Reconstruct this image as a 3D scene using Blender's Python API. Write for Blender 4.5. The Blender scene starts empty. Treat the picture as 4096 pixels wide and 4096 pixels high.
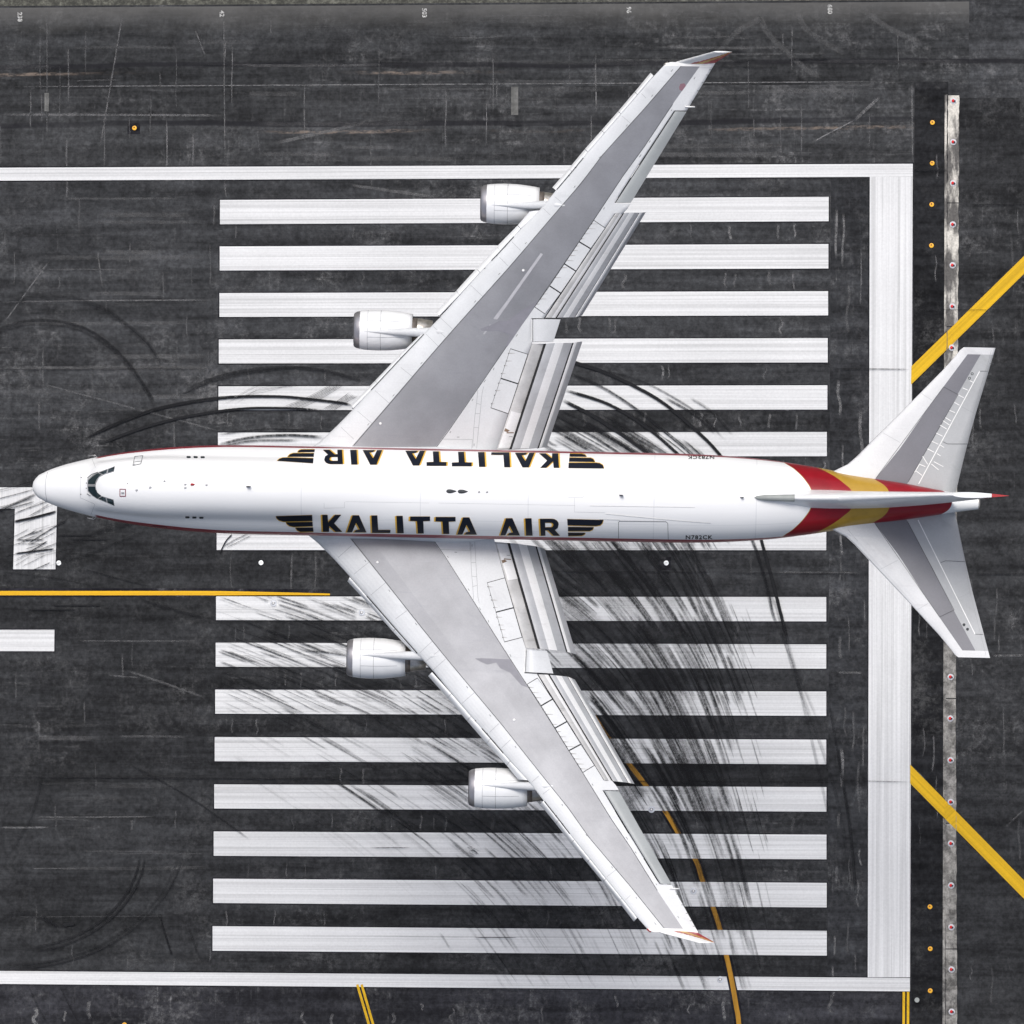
import bpy, bmesh, math, random
import numpy as np
from mathutils import Vector, Matrix, Euler
from mathutils.bvhtree import BVHTree
from mathutils.geometry import delaunay_2d_cdt
C = bpy.context.scene.collection
R_ = math.radians

# ------------------------------------------------------------------ camera
FPX = 30200.0
cam_d = bpy.data.cameras.new('camera'); cam = bpy.data.objects.new('camera', cam_d); C.objects.link(cam)
cam.location = (60.1947, -43.4221, 600.0)
cam.rotation_euler = Euler((0.0726205, 0.0994575, 0.0073917), 'XYZ')
cam_d.sensor_width = 36.0; cam_d.lens = FPX/4096*36.0
cam_d.clip_start = 5.0; cam_d.clip_end = 6000.0
bpy.context.scene.camera = cam
CM = Matrix.Translation(cam.location) @ cam.rotation_euler.to_matrix().to_4x4()
CP = CM.translation.copy(); CR = CM.to_3x3()
# ------------------------------------------------------------------ light
SUN_EL, SUN_AZ = 64.0, 94.0           # elevation; azimuth measured from +X towards +Y
w = bpy.data.worlds.new('World'); bpy.context.scene.world = w; w.use_nodes = True
nt = w.node_tree; nt.nodes.clear()
sky = nt.nodes.new('ShaderNodeTexSky'); sky.sky_type = 'NISHITA'; sky.sun_disc = False
sky.sun_elevation = R_(SUN_EL); sky.sun_rotation = R_(90-SUN_AZ)
sky.air_density = 1.0; sky.dust_density = 5.0; sky.ozone_density = 1.0
bg = nt.nodes.new('ShaderNodeBackground'); bg.inputs[1].default_value = 0.102
ow = nt.nodes.new('ShaderNodeOutputWorld')
hs_ = nt.nodes.new('ShaderNodeHueSaturation'); hs_.inputs['Saturation'].default_value = .72
nt.links.new(sky.outputs[0], hs_.inputs['Color']); nt.links.new(hs_.outputs[0], bg.inputs[0]); nt.links.new(bg.outputs[0], ow.inputs[0])
sd = bpy.data.lights.new('sun', 'SUN'); sd.energy = 1.5; sd.angle = R_(22); sd.color = (1.0, .985, .96)
so = bpy.data.objects.new('sun', sd); C.objects.link(so)
sdir = Vector((math.cos(R_(SUN_EL))*math.cos(R_(SUN_AZ)), math.cos(R_(SUN_EL))*math.sin(R_(SUN_AZ)), math.sin(R_(SUN_EL))))
so.rotation_euler = sdir.to_track_quat('Z', 'Y').to_euler(); so.location = sdir*300
sc = bpy.context.scene
sc.view_settings.view_transform = 'Standard'; sc.view_settings.look = 'None'
sc.view_settings.gamma = 1.0; sc.view_settings.use_curve_mapping = False
sc.view_settings.exposure = 0.36
sc.render.resolution_x = 1024; sc.render.resolution_y = 1024
sc.render.engine = 'CYCLES'
sc.cycles.transparent_max_bounces = 48

# ------------------------------------------------------------------ pixel -> place helpers (4096 px photograph)
def ray(px, py):
    return (CR @ Vector(((px-2048)/FPX, -(py-2048)/FPX, -1.0))).normalized()
def G(px, py, z=0.0):
    d = ray(px, py); t = (z-CP.z)/d.z; return CP + d*t
def project(P):
    q = CR.transposed() @ (P-CP); return (2048+FPX*q.x/-q.z, 2048-FPX*q.y/-q.z)
# aircraft pose: nose up, slight left bank; x aft, y starboard, z up
PITCH, BANK = R_(4.7), R_(1.6)
def pose(yaw, loc):
    return Matrix.Translation(loc) @ (Matrix.Rotation(yaw, 4, 'Z') @ Matrix.Rotation(BANK, 4, 'X') @ Matrix.Rotation(PITCH, 4, 'Y'))
def fit_pose():
    def res(p):
        A = pose(p[0], Vector(p[1:4])); a = project(A @ Vector((0, 0, -1.1))); b = project(A @ Vector((68.95, 0, 1.7)))
        return np.array([a[0]-130, a[1]-1945, b[0]-3916, b[1]-2012])
    p = np.array([0., -33., 0., 54.])
    for _ in range(30):
        r = res(p); J = np.zeros((4, 4))
        for j in range(4):
            d = np.zeros(4); d[j] = 1e-3; J[:, j] = (res(p+d)-r)/1e-3
        p = p - np.linalg.solve(J, r)
    return pose(p[0], Vector(p[1:4]))
A = fit_pose(); AI = A.inverted(); AIR = AI.to_3x3(); CL = AI @ CP
def lray(px, py): return (AIR @ ray(px, py)).normalized()
def air(px, py, z=0.0):
    d = lray(px, py); t = (z-CL.z)/d.z; return CL + d*t
def cast(bvh, px, py, off=0.0):
    d = lray(px, py); h = bvh.ray_cast(CL, d, 2000)
    if h[0] is None: return None
    n = h[1] if h[1].dot(d) < 0 else -h[1]
    return h[0] + n*off

# ------------------------------------------------------------------ materials
class NT:
    def __init__(s, name):
        s.m = bpy.data.materials.new(name); s.m.use_nodes = True; s.t = s.m.node_tree; s.t.nodes.clear()
        s.out = s.n('ShaderNodeOutputMaterial'); s.b = s.n('ShaderNodeBsdfPrincipled')
        s.l(s.b.outputs[0], s.out.inputs[0]); s._pos = None
    def n(s, k): return s.t.nodes.new(k)
    def l(s, a, b): s.t.links.new(a, b)
    def put(s, sock, v):
        if isinstance(v, (int, float)): sock.default_value = v
        elif isinstance(v, tuple): sock.default_value = v if len(v) == len(sock.default_value) else (*v, 1)
        else: s.l(v, sock)
    def math(s, op, a, b=0.0, c=None, clamp=False):
        n = s.n('ShaderNodeMath'); n.operation = op; n.use_clamp = clamp
        s.put(n.inputs[0], a); s.put(n.inputs[1], b)
        if c is not None: s.put(n.inputs[2], c)
        return n.outputs[0]
    def pos(s, obj=False):
        if obj: return s.n('ShaderNodeTexCoord').outputs['Object']
        return s.n('ShaderNodeNewGeometry').outputs['Position']
    def scale(s, v, sx, sy, sz=1.0, rot=0.0, loc=(0, 0, 0)):
        if rot:
            r = s.n('ShaderNodeMapping'); s.l(v, r.inputs[0]); r.inputs['Rotation'].default_value = (0, 0, rot); v = r.outputs[0]; rot = 0
        n = s.n('ShaderNodeMapping'); s.l(v, n.inputs[0]); n.inputs['Scale'].default_value = (sx, sy, sz)
        n.inputs['Rotation'].default_value = (0, 0, rot); n.inputs['Location'].default_value = loc; return n.outputs[0]
    def noise(s, v, sc, det=4.0, rough=.55, dist=0.0):
        n = s.n('ShaderNodeTexNoise'); s.l(v, n.inputs['Vector']); n.inputs['Scale'].default_value = sc
        n.inputs['Detail'].default_value = det; n.inputs['Roughness'].default_value = rough; n.inputs['Distortion'].default_value = dist
        return n.outputs['Fac']
    def ramp(s, v, a, b, lo=0.0, hi=1.0):
        n = s.n('ShaderNodeMapRange'); n.interpolation_type = 'SMOOTHSTEP'; s.put(n.inputs[0], v)
        n.inputs[1].default_value = a; n.inputs[2].default_value = b; n.inputs[3].default_value = lo; n.inputs[4].default_value = hi
        return n.outputs[0]
    def mix(s, f, a, b):
        n = s.n('ShaderNodeMix'); n.data_type = 'RGBA'; s.put(n.inputs[0], f)
        for sock, v in ((n.inputs[6], a), (n.inputs[7], b)):
            if isinstance(v, tuple): sock.default_value = (*v[:3], 1)
            else: s.l(v, sock)
        return n.outputs[2]
    def mul(s, col, f):
        n = s.n('ShaderNodeVectorMath'); n.operation = 'SCALE'; s.put(n.inputs[0], col) if not isinstance(col, tuple) else setattr(n.inputs[0], 'default_value', col)
        s.put(n.inputs[3], f); return n.outputs[0]
    def sep(s, v):
        n = s.n('ShaderNodeSeparateXYZ'); s.l(v, n.inputs[0]); return n.outputs
    def fin(s, col, rough=.5, metal=0.0, coat=0.0, spec=.5):
        if isinstance(col, tuple): s.b.inputs['Base Color'].default_value = (*col, 1)
        else: s.l(col, s.b.inputs['Base Color'])
        s.put(s.b.inputs['Roughness'], rough); s.b.inputs['Metallic'].default_value = metal
        s.b.inputs['Coat Weight'].default_value = coat; s.b.inputs['Specular IOR Level'].default_value = spec
        return s.m
def plain(name, col, rough=.5, metal=0.0, coat=0.0, var=.06, sc=1.5):
    k = NT(name); p = k.pos(True); f = k.ramp(k.noise(p, sc, 5), .3, .7, 1-var, 1+var)
    return k.fin(k.mul(col, f), rough, metal, coat)

def asphalt(name, base, light=(.165, .165, .168), h=1.0, v=1.0, warm=0.0, extra=None, seed=0.0):
    k = NT(name); p = k.pos(); po = k.scale(p, 1, 1, 1, 0, (seed*13.1, seed*7.7, 0))
    big = k.ramp(k.noise(po, .045, 3), .3, .7, .8, 1.22)
    med = k.ramp(k.noise(po, .5, 4, .6), .3, .7, .82, 1.2)
    grain = k.math('MULTIPLY', k.ramp(k.noise(po, 2.6, 5, .74), .28, .72, .70, 1.32), k.ramp(k.noise(po, 1.9, 4, .7), .3, .7, .85, 1.16))
    hs = k.noise(k.scale(po, .05, .9), 1.0, 5, .65)
    bandh = k.math('MULTIPLY', k.ramp(hs, .3, .7, .66, 1.34), k.ramp(k.noise(k.scale(po, .012, .22, 1, 0, (40, 3, 0)), 1.0, 3, .6), .35, .65, .84, 1.16))
    vs = k.noise(k.scale(po, 1.4, .09), 1.0, 4, .6)
    bandv = k.ramp(vs, .3, .7, .95, 1.05)
    f = k.math('MULTIPLY', k.math('MULTIPLY', big, med), k.math('MULTIPLY', grain, k.math('MULTIPLY', bandh, bandv)))
    col = k.mul(base, f)
    # pale scuffs: short streaks along and across the paving lanes, broken by a finer noise
    br = k.ramp(k.noise(po, 1.5, 6, .85), .38, .60)
    m1 = k.ramp(k.noise(k.scale(po, .16, 1.9), 1.0, 6, .75), .54, .72)
    m2 = k.ramp(k.noise(k.scale(po, 1.9, .17, 1, 0, (31, 7, 0)), 1.0, 6, .75), .55, .72)
    m3 = k.ramp(k.noise(k.scale(po, .22, .22, 1, 0, (5, 77, 0)), 1.0, 7, .8), .47, .68)
    m = k.math('ADD', k.math('MULTIPLY', m1, .55*h), k.math('MULTIPLY', m2, .55*v))
    m = k.math('ADD', k.math('MULTIPLY', m, k.ramp(m3, 0, 1, .45, 1.3)), k.math('MULTIPLY', m3, .42))
    zone = k.ramp(k.noise(k.scale(po, .05, .05, 1, 0, (3, 19, 0)), 1.0, 4, .6), .38, .64, .25, 1.7)
    m = k.math('MULTIPLY', k.math('MULTIPLY', m, zone), br, clamp=True)
    m = k.math('MINIMUM', m, .85)
    col = k.mix(m, col, k.mul(light, grain))
    if extra: col = extra(k, p, col, po)
    return k.fin(col, .95, spec=.03)

def paint(name, base, axis='x', wear=.12, worn=(.3, .3, .3)):
    k = NT(name); p = k.pos()
    s = (.012, 3.2) if axis == 'x' else (3.2, .012)
    if axis == 'd1': v = k.scale(p, .03, 3.2, 1, R_(-44))
    elif axis == 'd2': v = k.scale(p, .03, 3.2, 1, R_(45))
    else: v = k.scale(p, s[0], s[1])
    l1 = k.math('MULTIPLY', k.ramp(k.noise(v, 1.0, 5, .75), .38, .66, 1.04, .80), k.ramp(k.noise(k.scale(v, 1, 2.6, 1, 0, (9, 9, 0)), 1.0, 3, .7), .50, .66, 1.0, .84))
    big = k.ramp(k.noise(p, .12, 4, .6), .3, .7, 1.02, .95)
    gr = k.ramp(k.noise(p, 5.0, 5, .8), .3, .7, 1.04, .93)
    f = k.math('MULTIPLY', l1, k.math('MULTIPLY', big, gr))
    wm = k.math('MULTIPLY', k.ramp(k.noise(p, 1.6, 8, .8), .60, .76), wear)
    return k.fin(k.mix(wm, k.mul(base, f), worn), .75, spec=.3)

M = {}
def runway_extra(k, p, col, po):
    X, Y, Z = k.sep(p)
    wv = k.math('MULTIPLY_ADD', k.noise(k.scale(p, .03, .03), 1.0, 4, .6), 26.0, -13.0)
    col = k.mul(col, k.ramp(k.math('ADD', Y, wv), -12.0, 16.0, .80, 1.0))   # darker towards the lower side, with a wavy transition
    wob = k.math('MULTIPLY', k.math('SUBTRACT', k.noise(k.scale(p, .04, .04), 1.0, 4, .6), .5), 1.3)
    for (py, hw, amt) in ((258, .20, .8), (492, .22, .8)):          # dark sealed lane joints
        y0 = G(2048, py).y
        d = k.math('ABSOLUTE', k.math('SUBTRACT', k.math('ADD', Y, wob), y0))
        nz = k.ramp(k.noise(k.scale(p, .05, 1.0), 1.0, 3), .3, .6, .55, 1.0)
        col = k.mix(k.math('MULTIPLY', k.ramp(d, hw*.6, hw*1.3, amt, 0.0), nz), col, (.018, .018, .021))
        d2 = k.math('ABSOLUTE', k.math('SUBTRACT', k.math('ADD', Y, wob), y0-.62))
        nz = k.math('MULTIPLY', k.ramp(k.noise(k.scale(p, .035, .2, 1, 0, (py, 0, 0)), 1.0, 2, .5), .52, .62), k.ramp(k.noise(k.scale(p, .9, 3.0), 1.0, 6, .85), .42, .60))
        col = k.mix(k.math('MULTIPLY', k.ramp(d2, .04, .2, .75, 0.0), nz), col, (.25, .20, .165))
    return col
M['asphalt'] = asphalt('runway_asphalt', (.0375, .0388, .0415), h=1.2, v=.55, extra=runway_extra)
def sh_extra(k, p, col, po):
    X, Y, Z = k.sep(p); yt = G(2048, 20).y
    wob = k.math('MULTIPLY', k.noise(k.scale(p, .15, .4), 1.0, 5, .7), 3.0)
    d = k.math('ADD', k.math('SUBTRACT', yt, Y), wob)
    col = k.mix(k.ramp(d, .3, 4.2, .85, 0.0), col, (.13, .128, .124))
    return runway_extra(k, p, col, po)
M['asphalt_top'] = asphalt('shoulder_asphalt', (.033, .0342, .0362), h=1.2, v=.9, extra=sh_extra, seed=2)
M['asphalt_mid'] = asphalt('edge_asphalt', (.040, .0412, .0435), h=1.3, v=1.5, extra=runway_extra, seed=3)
M['asphalt_end'] = asphalt('end_asphalt', (.030, .0312, .034), light=(.155, .155, .158), h=.25, v=1.5, seed=4)
M['asphalt_dark'] = asphalt('dark_asphalt', (.019, .0196, .0215), light=(.10, .10, .10), h=.2, v=.5, seed=5)
M['asphalt_out'] = asphalt('overrun_asphalt', (.029, .0299, .0318), light=(.145, .145, .148), h=.6, v=1.0, seed=6)
M['seal'] = asphalt('sealer', (.018, .018, .022), h=.15, v=.15, seed=7)
k = NT('rough_ground'); p = k.pos()
k.fin(k.mix(k.ramp(k.noise(p, 1.8, 8, .85), .42, .7), (.040, .040, .034), (.20, .20, .165)), .95); M['rough'] = k.m
M['white_x'] = paint('white_paint_lengthwise', (.70, .705, .71), 'x')
M['white_y'] = paint('white_paint_crosswise', (.70, .705, .71), 'y')
M['yellow_x'] = paint('yellow_paint', (.76, .42, .012), 'x', .5, (.25, .12, .02))
M['yellow_d1'] = paint('yellow_paint_diag', (.70, .42, .012), 'd1', .75, (.30, .15, .03))
M['yellow_d2'] = paint('yellow_paint_diag2', (.70, .42, .012), 'd2', .6, (.36, .2, .03))
M['yellow_worn'] = paint('yellow_paint_worn', (.42, .21, .02), 'y', .6, (.10, .06, .02))
k = NT('pale_scuff'); k.fin((.20, .20, .203), .95, spec=.05)
al = k.n('ShaderNodeAttribute'); al.attribute_name = 'alpha'
tr = k.n('ShaderNodeBsdfTransparent'); mx = k.n('ShaderNodeMixShader')
nz = k.ramp(k.noise(k.pos(), 1.6, 7, .8), .34, .60, .15, 1.0)
k.l(k.math('MULTIPLY', al.outputs['Fac'], nz), mx.inputs[0]); k.l(tr.outputs[0], mx.inputs[1]); k.l(k.b.outputs[0], mx.inputs[2]); k.l(mx.outputs[0], k.out.inputs[0])
M['scuff'] = k.m
k = NT('tyre_rubber_film'); k.fin((.019, .0195, .0215), .9, spec=.08)
al = k.n('ShaderNodeAttribute'); al.attribute_name = 'alpha'
tr = k.n('ShaderNodeBsdfTransparent'); mx = k.n('ShaderNodeMixShader')
uv = k.n('ShaderNodeAttribute'); uv.attribute_name = 'rib'
st = k.ramp(k.noise(k.scale(uv.outputs['Vector'], .05, 5.5), 1.0, 4, .7), .34, .60, .30, 1.0)
gr = k.ramp(k.noise(k.pos(), 4.5, 6, .85), .36, .58, .45, 1.0)
k.l(k.math('MULTIPLY', al.outputs['Fac'], k.math('MULTIPLY', st, gr)), mx.inputs[0]); k.l(tr.outputs[0], mx.inputs[1]); k.l(k.b.outputs[0], mx.inputs[2]); k.l(mx.outputs[0], k.out.inputs[0])
M['rubber'] = k.m
k = NT('weathered_concrete'); p = k.pos()
c1 = k.mix(k.ramp(k.noise(k.scale(p, .7, .22), 1.0, 5, .65), .42, .58), (.11, .105, .10), (.60, .575, .52))
X, Y, Z = k.sep(p)
c1 = k.mix(k.ramp(Y, -10, 12, .78, 0.0), c1, k.mul((.17, .165, .155), k.ramp(k.noise(p, .9, 6, .75), .38, .62, .45, 1.9)))
k.fin(k.mul(c1, k.ramp(k.noise(p, 5, 6, .8), .3, .7, .7, 1.25)), .9); M['concrete'] = k.m

# aircraft paints
k = NT('gloss_white_livery'); p = k.pos(True); X, Y, Z = k.sep(p)
base = (.84, .845, .85)
ay = k.math('ABSOLUTE', Y)
fc = k.n('ShaderNodeFloatCurve')
def livery_curve(k, ay, pts):
    n = k.n('ShaderNodeFloatCurve'); cv = n.mapping.curves[0]
    pts = [(a/4.0, (b-50)/25.0) for a, b in pts]
    cv.points[0].location = pts[0]; cv.points[1].location = pts[-1]
    for q in pts[1:-1]: cv.points.new(*q)
    n.mapping.update(); k.l(k.math('DIVIDE', ay, 4.0), n.inputs[1])
    return k.math('MULTIPLY_ADD', n.outputs[0], 25.0, 50.0)
def px2x(px): return (px-130)/54.9
b1 = livery_curve(k, ay, [(0, px2x(3256)), (.75, px2x(3244)), (1.25, px2x(3227)), (1.9, px2x(3196)), (2.45, px2x(3158)), (2.95, px2x(3100)), (3.3, px2x(2960)), (4, px2x(2700))])
b2 = livery_curve(k, ay, [(0, px2x(3412)), (.75, px2x(3402)), (1.15, px2x(3378)), (1.6, px2x(3346)), (2.0, px2x(3310)), (2.6, px2x(3240)), (4, px2x(3000))])
b3 = livery_curve(k, ay, [(0, px2x(3566)), (.6, px2x(3556)), (1.1, px2x(3537)), (1.55, px2x(3499)), (2.2, px2x(3430)), (4, px2x(3200))])
b4 = livery_curve(k, ay, [(0, px2x(3806)), (.4, px2x(3800)), (.7, px2x(3783)), (.95, px2x(3755)), (1.3, px2x(3700)), (4, px2x(3400))])
RED, GOLD = (.25, .004, .012), (.43, .26, .035)
def st(b, wd=.02): return k.ramp(k.math('SUBTRACT', X, b), -wd, wd)
col = k.mul(base, k.ramp(k.noise(k.scale(p, .12, 1), 1.2, 4, .6), .3, .7, .975, 1.01))
# frame joints every few metres and two lengthwise laps
for xs in (19.9, 28.5, 36.3, 45.4, 52.8, 62.3):
    col = k.mix(k.ramp(k.math('ABSOLUTE', k.math('SUBTRACT', X, xs)), .012, .05, .30, 0.0), col, (.45, .47, .5))
for zs in (2.62, 1.9):
    col = k.mix(k.ramp(k.math('ABSOLUTE', k.math('SUBTRACT', Z, zs)), .01, .04, .22, 0.0), col, (.5, .52, .55))
gold_edge = k.math('SUBTRACT', st(k.math('SUBTRACT', b1, .05)), st(b1))
redv = k.mul(RED, k.ramp(k.noise(p, .8, 5, .6), .3, .7, .88, 1.12))
goldv = k.mul(GOLD, k.ramp(k.noise(p, .8, 5, .6), .3, .7, .9, 1.1))
col = k.mix(st(k.math('SUBTRACT', b1, .05)), col, (.55, .40, .15)); col = k.mix(st(b1), col, redv)
col = k.mix(st(b2), col, goldv); col = k.mix(st(b3), col, redv); col = k.mix(st(b4), col, (.78, .79, .78))
# cheatline: red band with thin gold lower edge near the widest line
zl = k.ramp(X, 2.5, 11.0, -1.0, 0.0)
dz = k.math('SUBTRACT', Z, zl)
bandm = k.math('MULTIPLY', k.ramp(dz, 1.10, 1.15, 1.0, 0.0), k.ramp(dz, -.40, -.36))
lim = k.math('MULTIPLY', k.ramp(X, 4.6, 4.9), k.ramp(X, 54.5, 56, 1.0, 0.0))
col = k.mix(k.math('MULTIPLY', bandm, lim), col, (.24, .006, .02))
g2 = k.math('MULTIPLY', k.ramp(dz, -.40, -.36, 1.0, 0.0), k.ramp(dz, -.52, -.48))
col = k.mix(k.math('MULTIPLY', g2, lim), col, (.6, .33, .05))
M['livery'] = k.fin(col, .3, 0, .12, .35)
M['white'] = plain('white_enamel', (.80, .81, .82), .3, var=.03)
def wing_mat(name, base, dark, amt, rough, streak=0.0, metal=0.0):
    k = NT(name); p = k.pos(True)
    f = k.ramp(k.noise(k.scale(p, 1, 1, 1), .35, 5, .6), .3, .7, 1-amt, 1+amt)
    g = k.ramp(k.noise(p, 9, 3, .7), .3, .7, .965, 1.035)
    col = k.mul(base, k.math('MULTIPLY', f, g))
    d = k.ramp(k.noise(k.scale(p, .35, .9, 1, R_(35)), .5, 6, .7), .55, .74)
    col = k.mix(k.math('MULTIPLY', d, .5), col, dark)
    s_ = k.ramp(k.noise(k.scale(p, .25, 3.0), 1.0, 4, .6), .58, .75)
    col = k.mix(k.math('MULTIPLY', s_, streak), col, dark)
    return k.fin(col, rough, metal, spec=.4)
M['wing_paint'] = wing_mat('wing_grey_white', (.625, .64, .655), (.46, .47, .49), .05, .38, .25)
M['wing_box'] = wing_mat('wing_box_grey', (.265, .27, .29), (.205, .21, .235), .10, .46, .3, .34)
M['flap_grey'] = wing_mat('flap_grey', (.42, .43, .45), (.26, .26, .28), .12, .4, .35)
M['flap_dirty'] = wing_mat('flap_dirty', (.50, .50, .50), (.22, .21, .2), .2, .45, .5)
M['flap_white'] = wing_mat('flap_white', (.76, .765, .77), (.5, .49, .48), .05, .35, .25)
M['aileron'] = wing_mat('aileron_grey', (.35, .37, .375), (.29, .31, .32), .07, .4, .1)
M['stab_white'] = wing_mat('stabilizer_white', (.66, .665, .675), (.5, .5, .51), .04, .35, .3)
M['stab_box'] = wing_mat('stabilizer_box_grey', (.185, .185, .205), (.17, .17, .19), .06, .45)
M['stab_mid'] = wing_mat('stabilizer_mid_grey', (.42, .43, .44), (.30, .31, .31), .06, .45)
M['fin_grey'] = plain('fin_cap_grey', (.30, .32, .31), .4)
M['seam'] = plain('dark_seam', (.05, .055, .06), .8)
M['seam_l'] = plain('soft_seam', (.30, .31, .33), .7)
M['gap'] = plain('gap_black', (.015, .016, .018), .9)
M['sealant'] = plain('white_sealant', (.82, .82, .81), .6)
M['streak'] = plain('pale_wear', (.43, .43, .46), .5)
M['stain'] = plain('fuel_stain', (.215, .215, .245), .5)
M['rust'] = plain('brown_grime', (.20, .135, .09), .8)
M['redstain'] = plain('red_patch', (.24, .13, .16), .6)
M['metal'] = plain('lip_metal', (.40, .39, .41), .35, .7)
M['core'] = plain('core_metal', (.22, .19, .17), .42, .5, var=.25)
M['grime'] = plain('grime_film', (.40, .39, .38), .6)
M['silver'] = plain('silver_metal', (.50, .47, .43), .32, .75, var=.25, sc=3)
M['black'] = plain('matt_black', (.012, .012, .014), .7)
M['glass'] = plain('cockpit_glass', (.015, .028, .035), .08, 0, .6)
M['frame'] = plain('window_frame_metal', (.45, .45, .46), .3, .5)
M['navy'] = plain('navy_lettering', (.006, .009, .018), .5)
M['navy'].node_tree.nodes['Principled BSDF'].inputs['Specular IOR Level'].default_value = .18
M['gold'] = plain('gold_lettering', (.72, .43, .05), .35)
M['red'] = plain('red_enamel', (.38, .010, .016), .3, 0, .3)
M['maroon'] = plain('maroon_enamel', (.20, .012, .03), .3)
M['goldp'] = plain('gold_enamel', (.52, .30, .06), .3)
M['lamp_red'] = plain('red_lens', (.62, .004, .006), .6)
M['lamp_yel'] = plain('amber_ring', (.85, .42, .01), .5)
M['lamp_base'] = plain('pale_base', (.52, .54, .58), .6, var=.2, sc=6)

# ------------------------------------------------------------------ mesh helpers
def mk(name, verts, faces, mats, parent=None, mi=None, smooth=False):
    me = bpy.data.meshes.new(name); me.from_pydata([tuple(v) for v in verts], [], faces)
    for m in (mats if isinstance(mats, (list, tuple)) else [mats]): me.materials.append(m)
    if mi: me.polygons.foreach_set('material_index', mi)
    if smooth: me.polygons.foreach_set('use_smooth', [True]*len(me.polygons))
    me.update(); o = bpy.data.objects.new(name, me); C.objects.link(o)
    if parent: o.parent = parent
    return o
def tag(o, label=None, cat=None, group=None, kind=None):
    if label: o['label'] = label
    if cat: o['category'] = cat
    if group: o['group'] = group
    if kind: o['kind'] = kind
    return o
def sheet(name, pts, z, mat, parent=None):
    return mk(name, [Vector((p.x, p.y, z)) for p in pts], [list(range(len(pts)))], mat, parent)
def fixn(o):
    bm = bmesh.new(); bm.from_mesh(o.data); bmesh.ops.recalc_face_normals(bm, faces=bm.faces); bm.to_mesh(o.data); bm.free(); return o
def lathe(name, prof, mat, parent, ctr, n=40, smooth=True):
    V, F = [], []
    for x, r in prof:
        for i in range(n):
            a = 2*math.pi*i/n; V.append((ctr[0]+x, ctr[1]+r*math.sin(a), ctr[2]+r*math.cos(a)))
    for j in range(len(prof)-1):
        for i in range(n):
            a, b = j*n+i, j*n+(i+1) % n; F.append((a, b, b+n, a+n))
    o = fixn(mk(name, V, F, mat, parent, smooth=smooth))
    return o
def loft(name, secs, mats, parent, mi_of=None, close=True, cap=True, smooth=True):
    n = len(secs[0]); V = [p for s in secs for p in s]; F = []; mi = []
    rng = n if close else n-1
    for j in range(len(secs)-1):
        for i in range(rng):
            a, b = j*n+i, j*n+(i+1) % n; F.append((a, b, b+n, a+n)); mi.append(mi_of(j, i) if mi_of else 0)
    if cap and close:
        m = len(V); V = V+secs[0]+secs[-1]
        F.append(tuple(range(m, m+n))); mi.append(0); F.append(tuple(range(m+n, m+2*n))[::-1]); mi.append(0)
    return mk(name, V, F, mats, parent, mi, smooth)
def bvh_of(*objs):
    V, F = [], []
    for o in objs:
        b = len(V); V += [v.co.copy() for v in o.data.vertices]; F += [[i+b for i in p.vertices] for p in o.data.polygons]
    return BVHTree.FromPolygons(V, F)
def flipy(pts): return [Vector((p[0], -p[1], p[2])) for p in pts]

# ================================================================== GROUND
ground = mk('ground', [(-2500, -2500, 0), (2500, -2500, 0), (2500, 2500, 0), (-2500, 2500, 0)], [(0, 1, 2, 3)], M['rough'])
tag(ground, kind='structure')
yT, yB = G(2048, 18).y, G(2048, 4096).y-60
xR = G(3652, 2000).x
L = -420.0
def rect(x0, y0, x1, y1): return [Vector((x0, y0, 0)), Vector((x1, y0, 0)), Vector((x1, y1, 0)), Vector((x0, y1, 0))]
runway = sheet('runway', rect(L, yB, 420, yT+.15), .012, M['asphalt']); tag(runway, kind='structure')
yA, yC = G(3650, 330).y, G(2048, 346).y
def pave(name, pts, z, mat): return tag(sheet(name, pts, z, mat), kind='structure')
pave('shoulder_pavement', rect(L, yC, G(3876, 200).x, yT), .016, M['asphalt_top'])
pave('edge_pavement', rect(L, G(2048, 668).y-.3, xR, yC), .016, M['asphalt_mid'])
pave('threshold_pavement', rect(G(3318, 2000).x, G(2048, 3990).y, xR, G(2048, 668).y-.3), .016, M['asphalt_end'])
pave('blast_pavement', rect(xR, yB, G(3788, 2000).x, yC+.2), .020, M['asphalt_dark'])
pave('overrun_pavement', rect(G(3788, 2000).x, yB, 420, G(3900, 392).y), .020, M['asphalt_out'])
pave('lower_pavement', rect(L, yB, xR, G(2048, 3925).y), .018, asphalt('lower_asphalt', (.030, .0305, .035), h=.8, v=1.2, seed=9))

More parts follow.
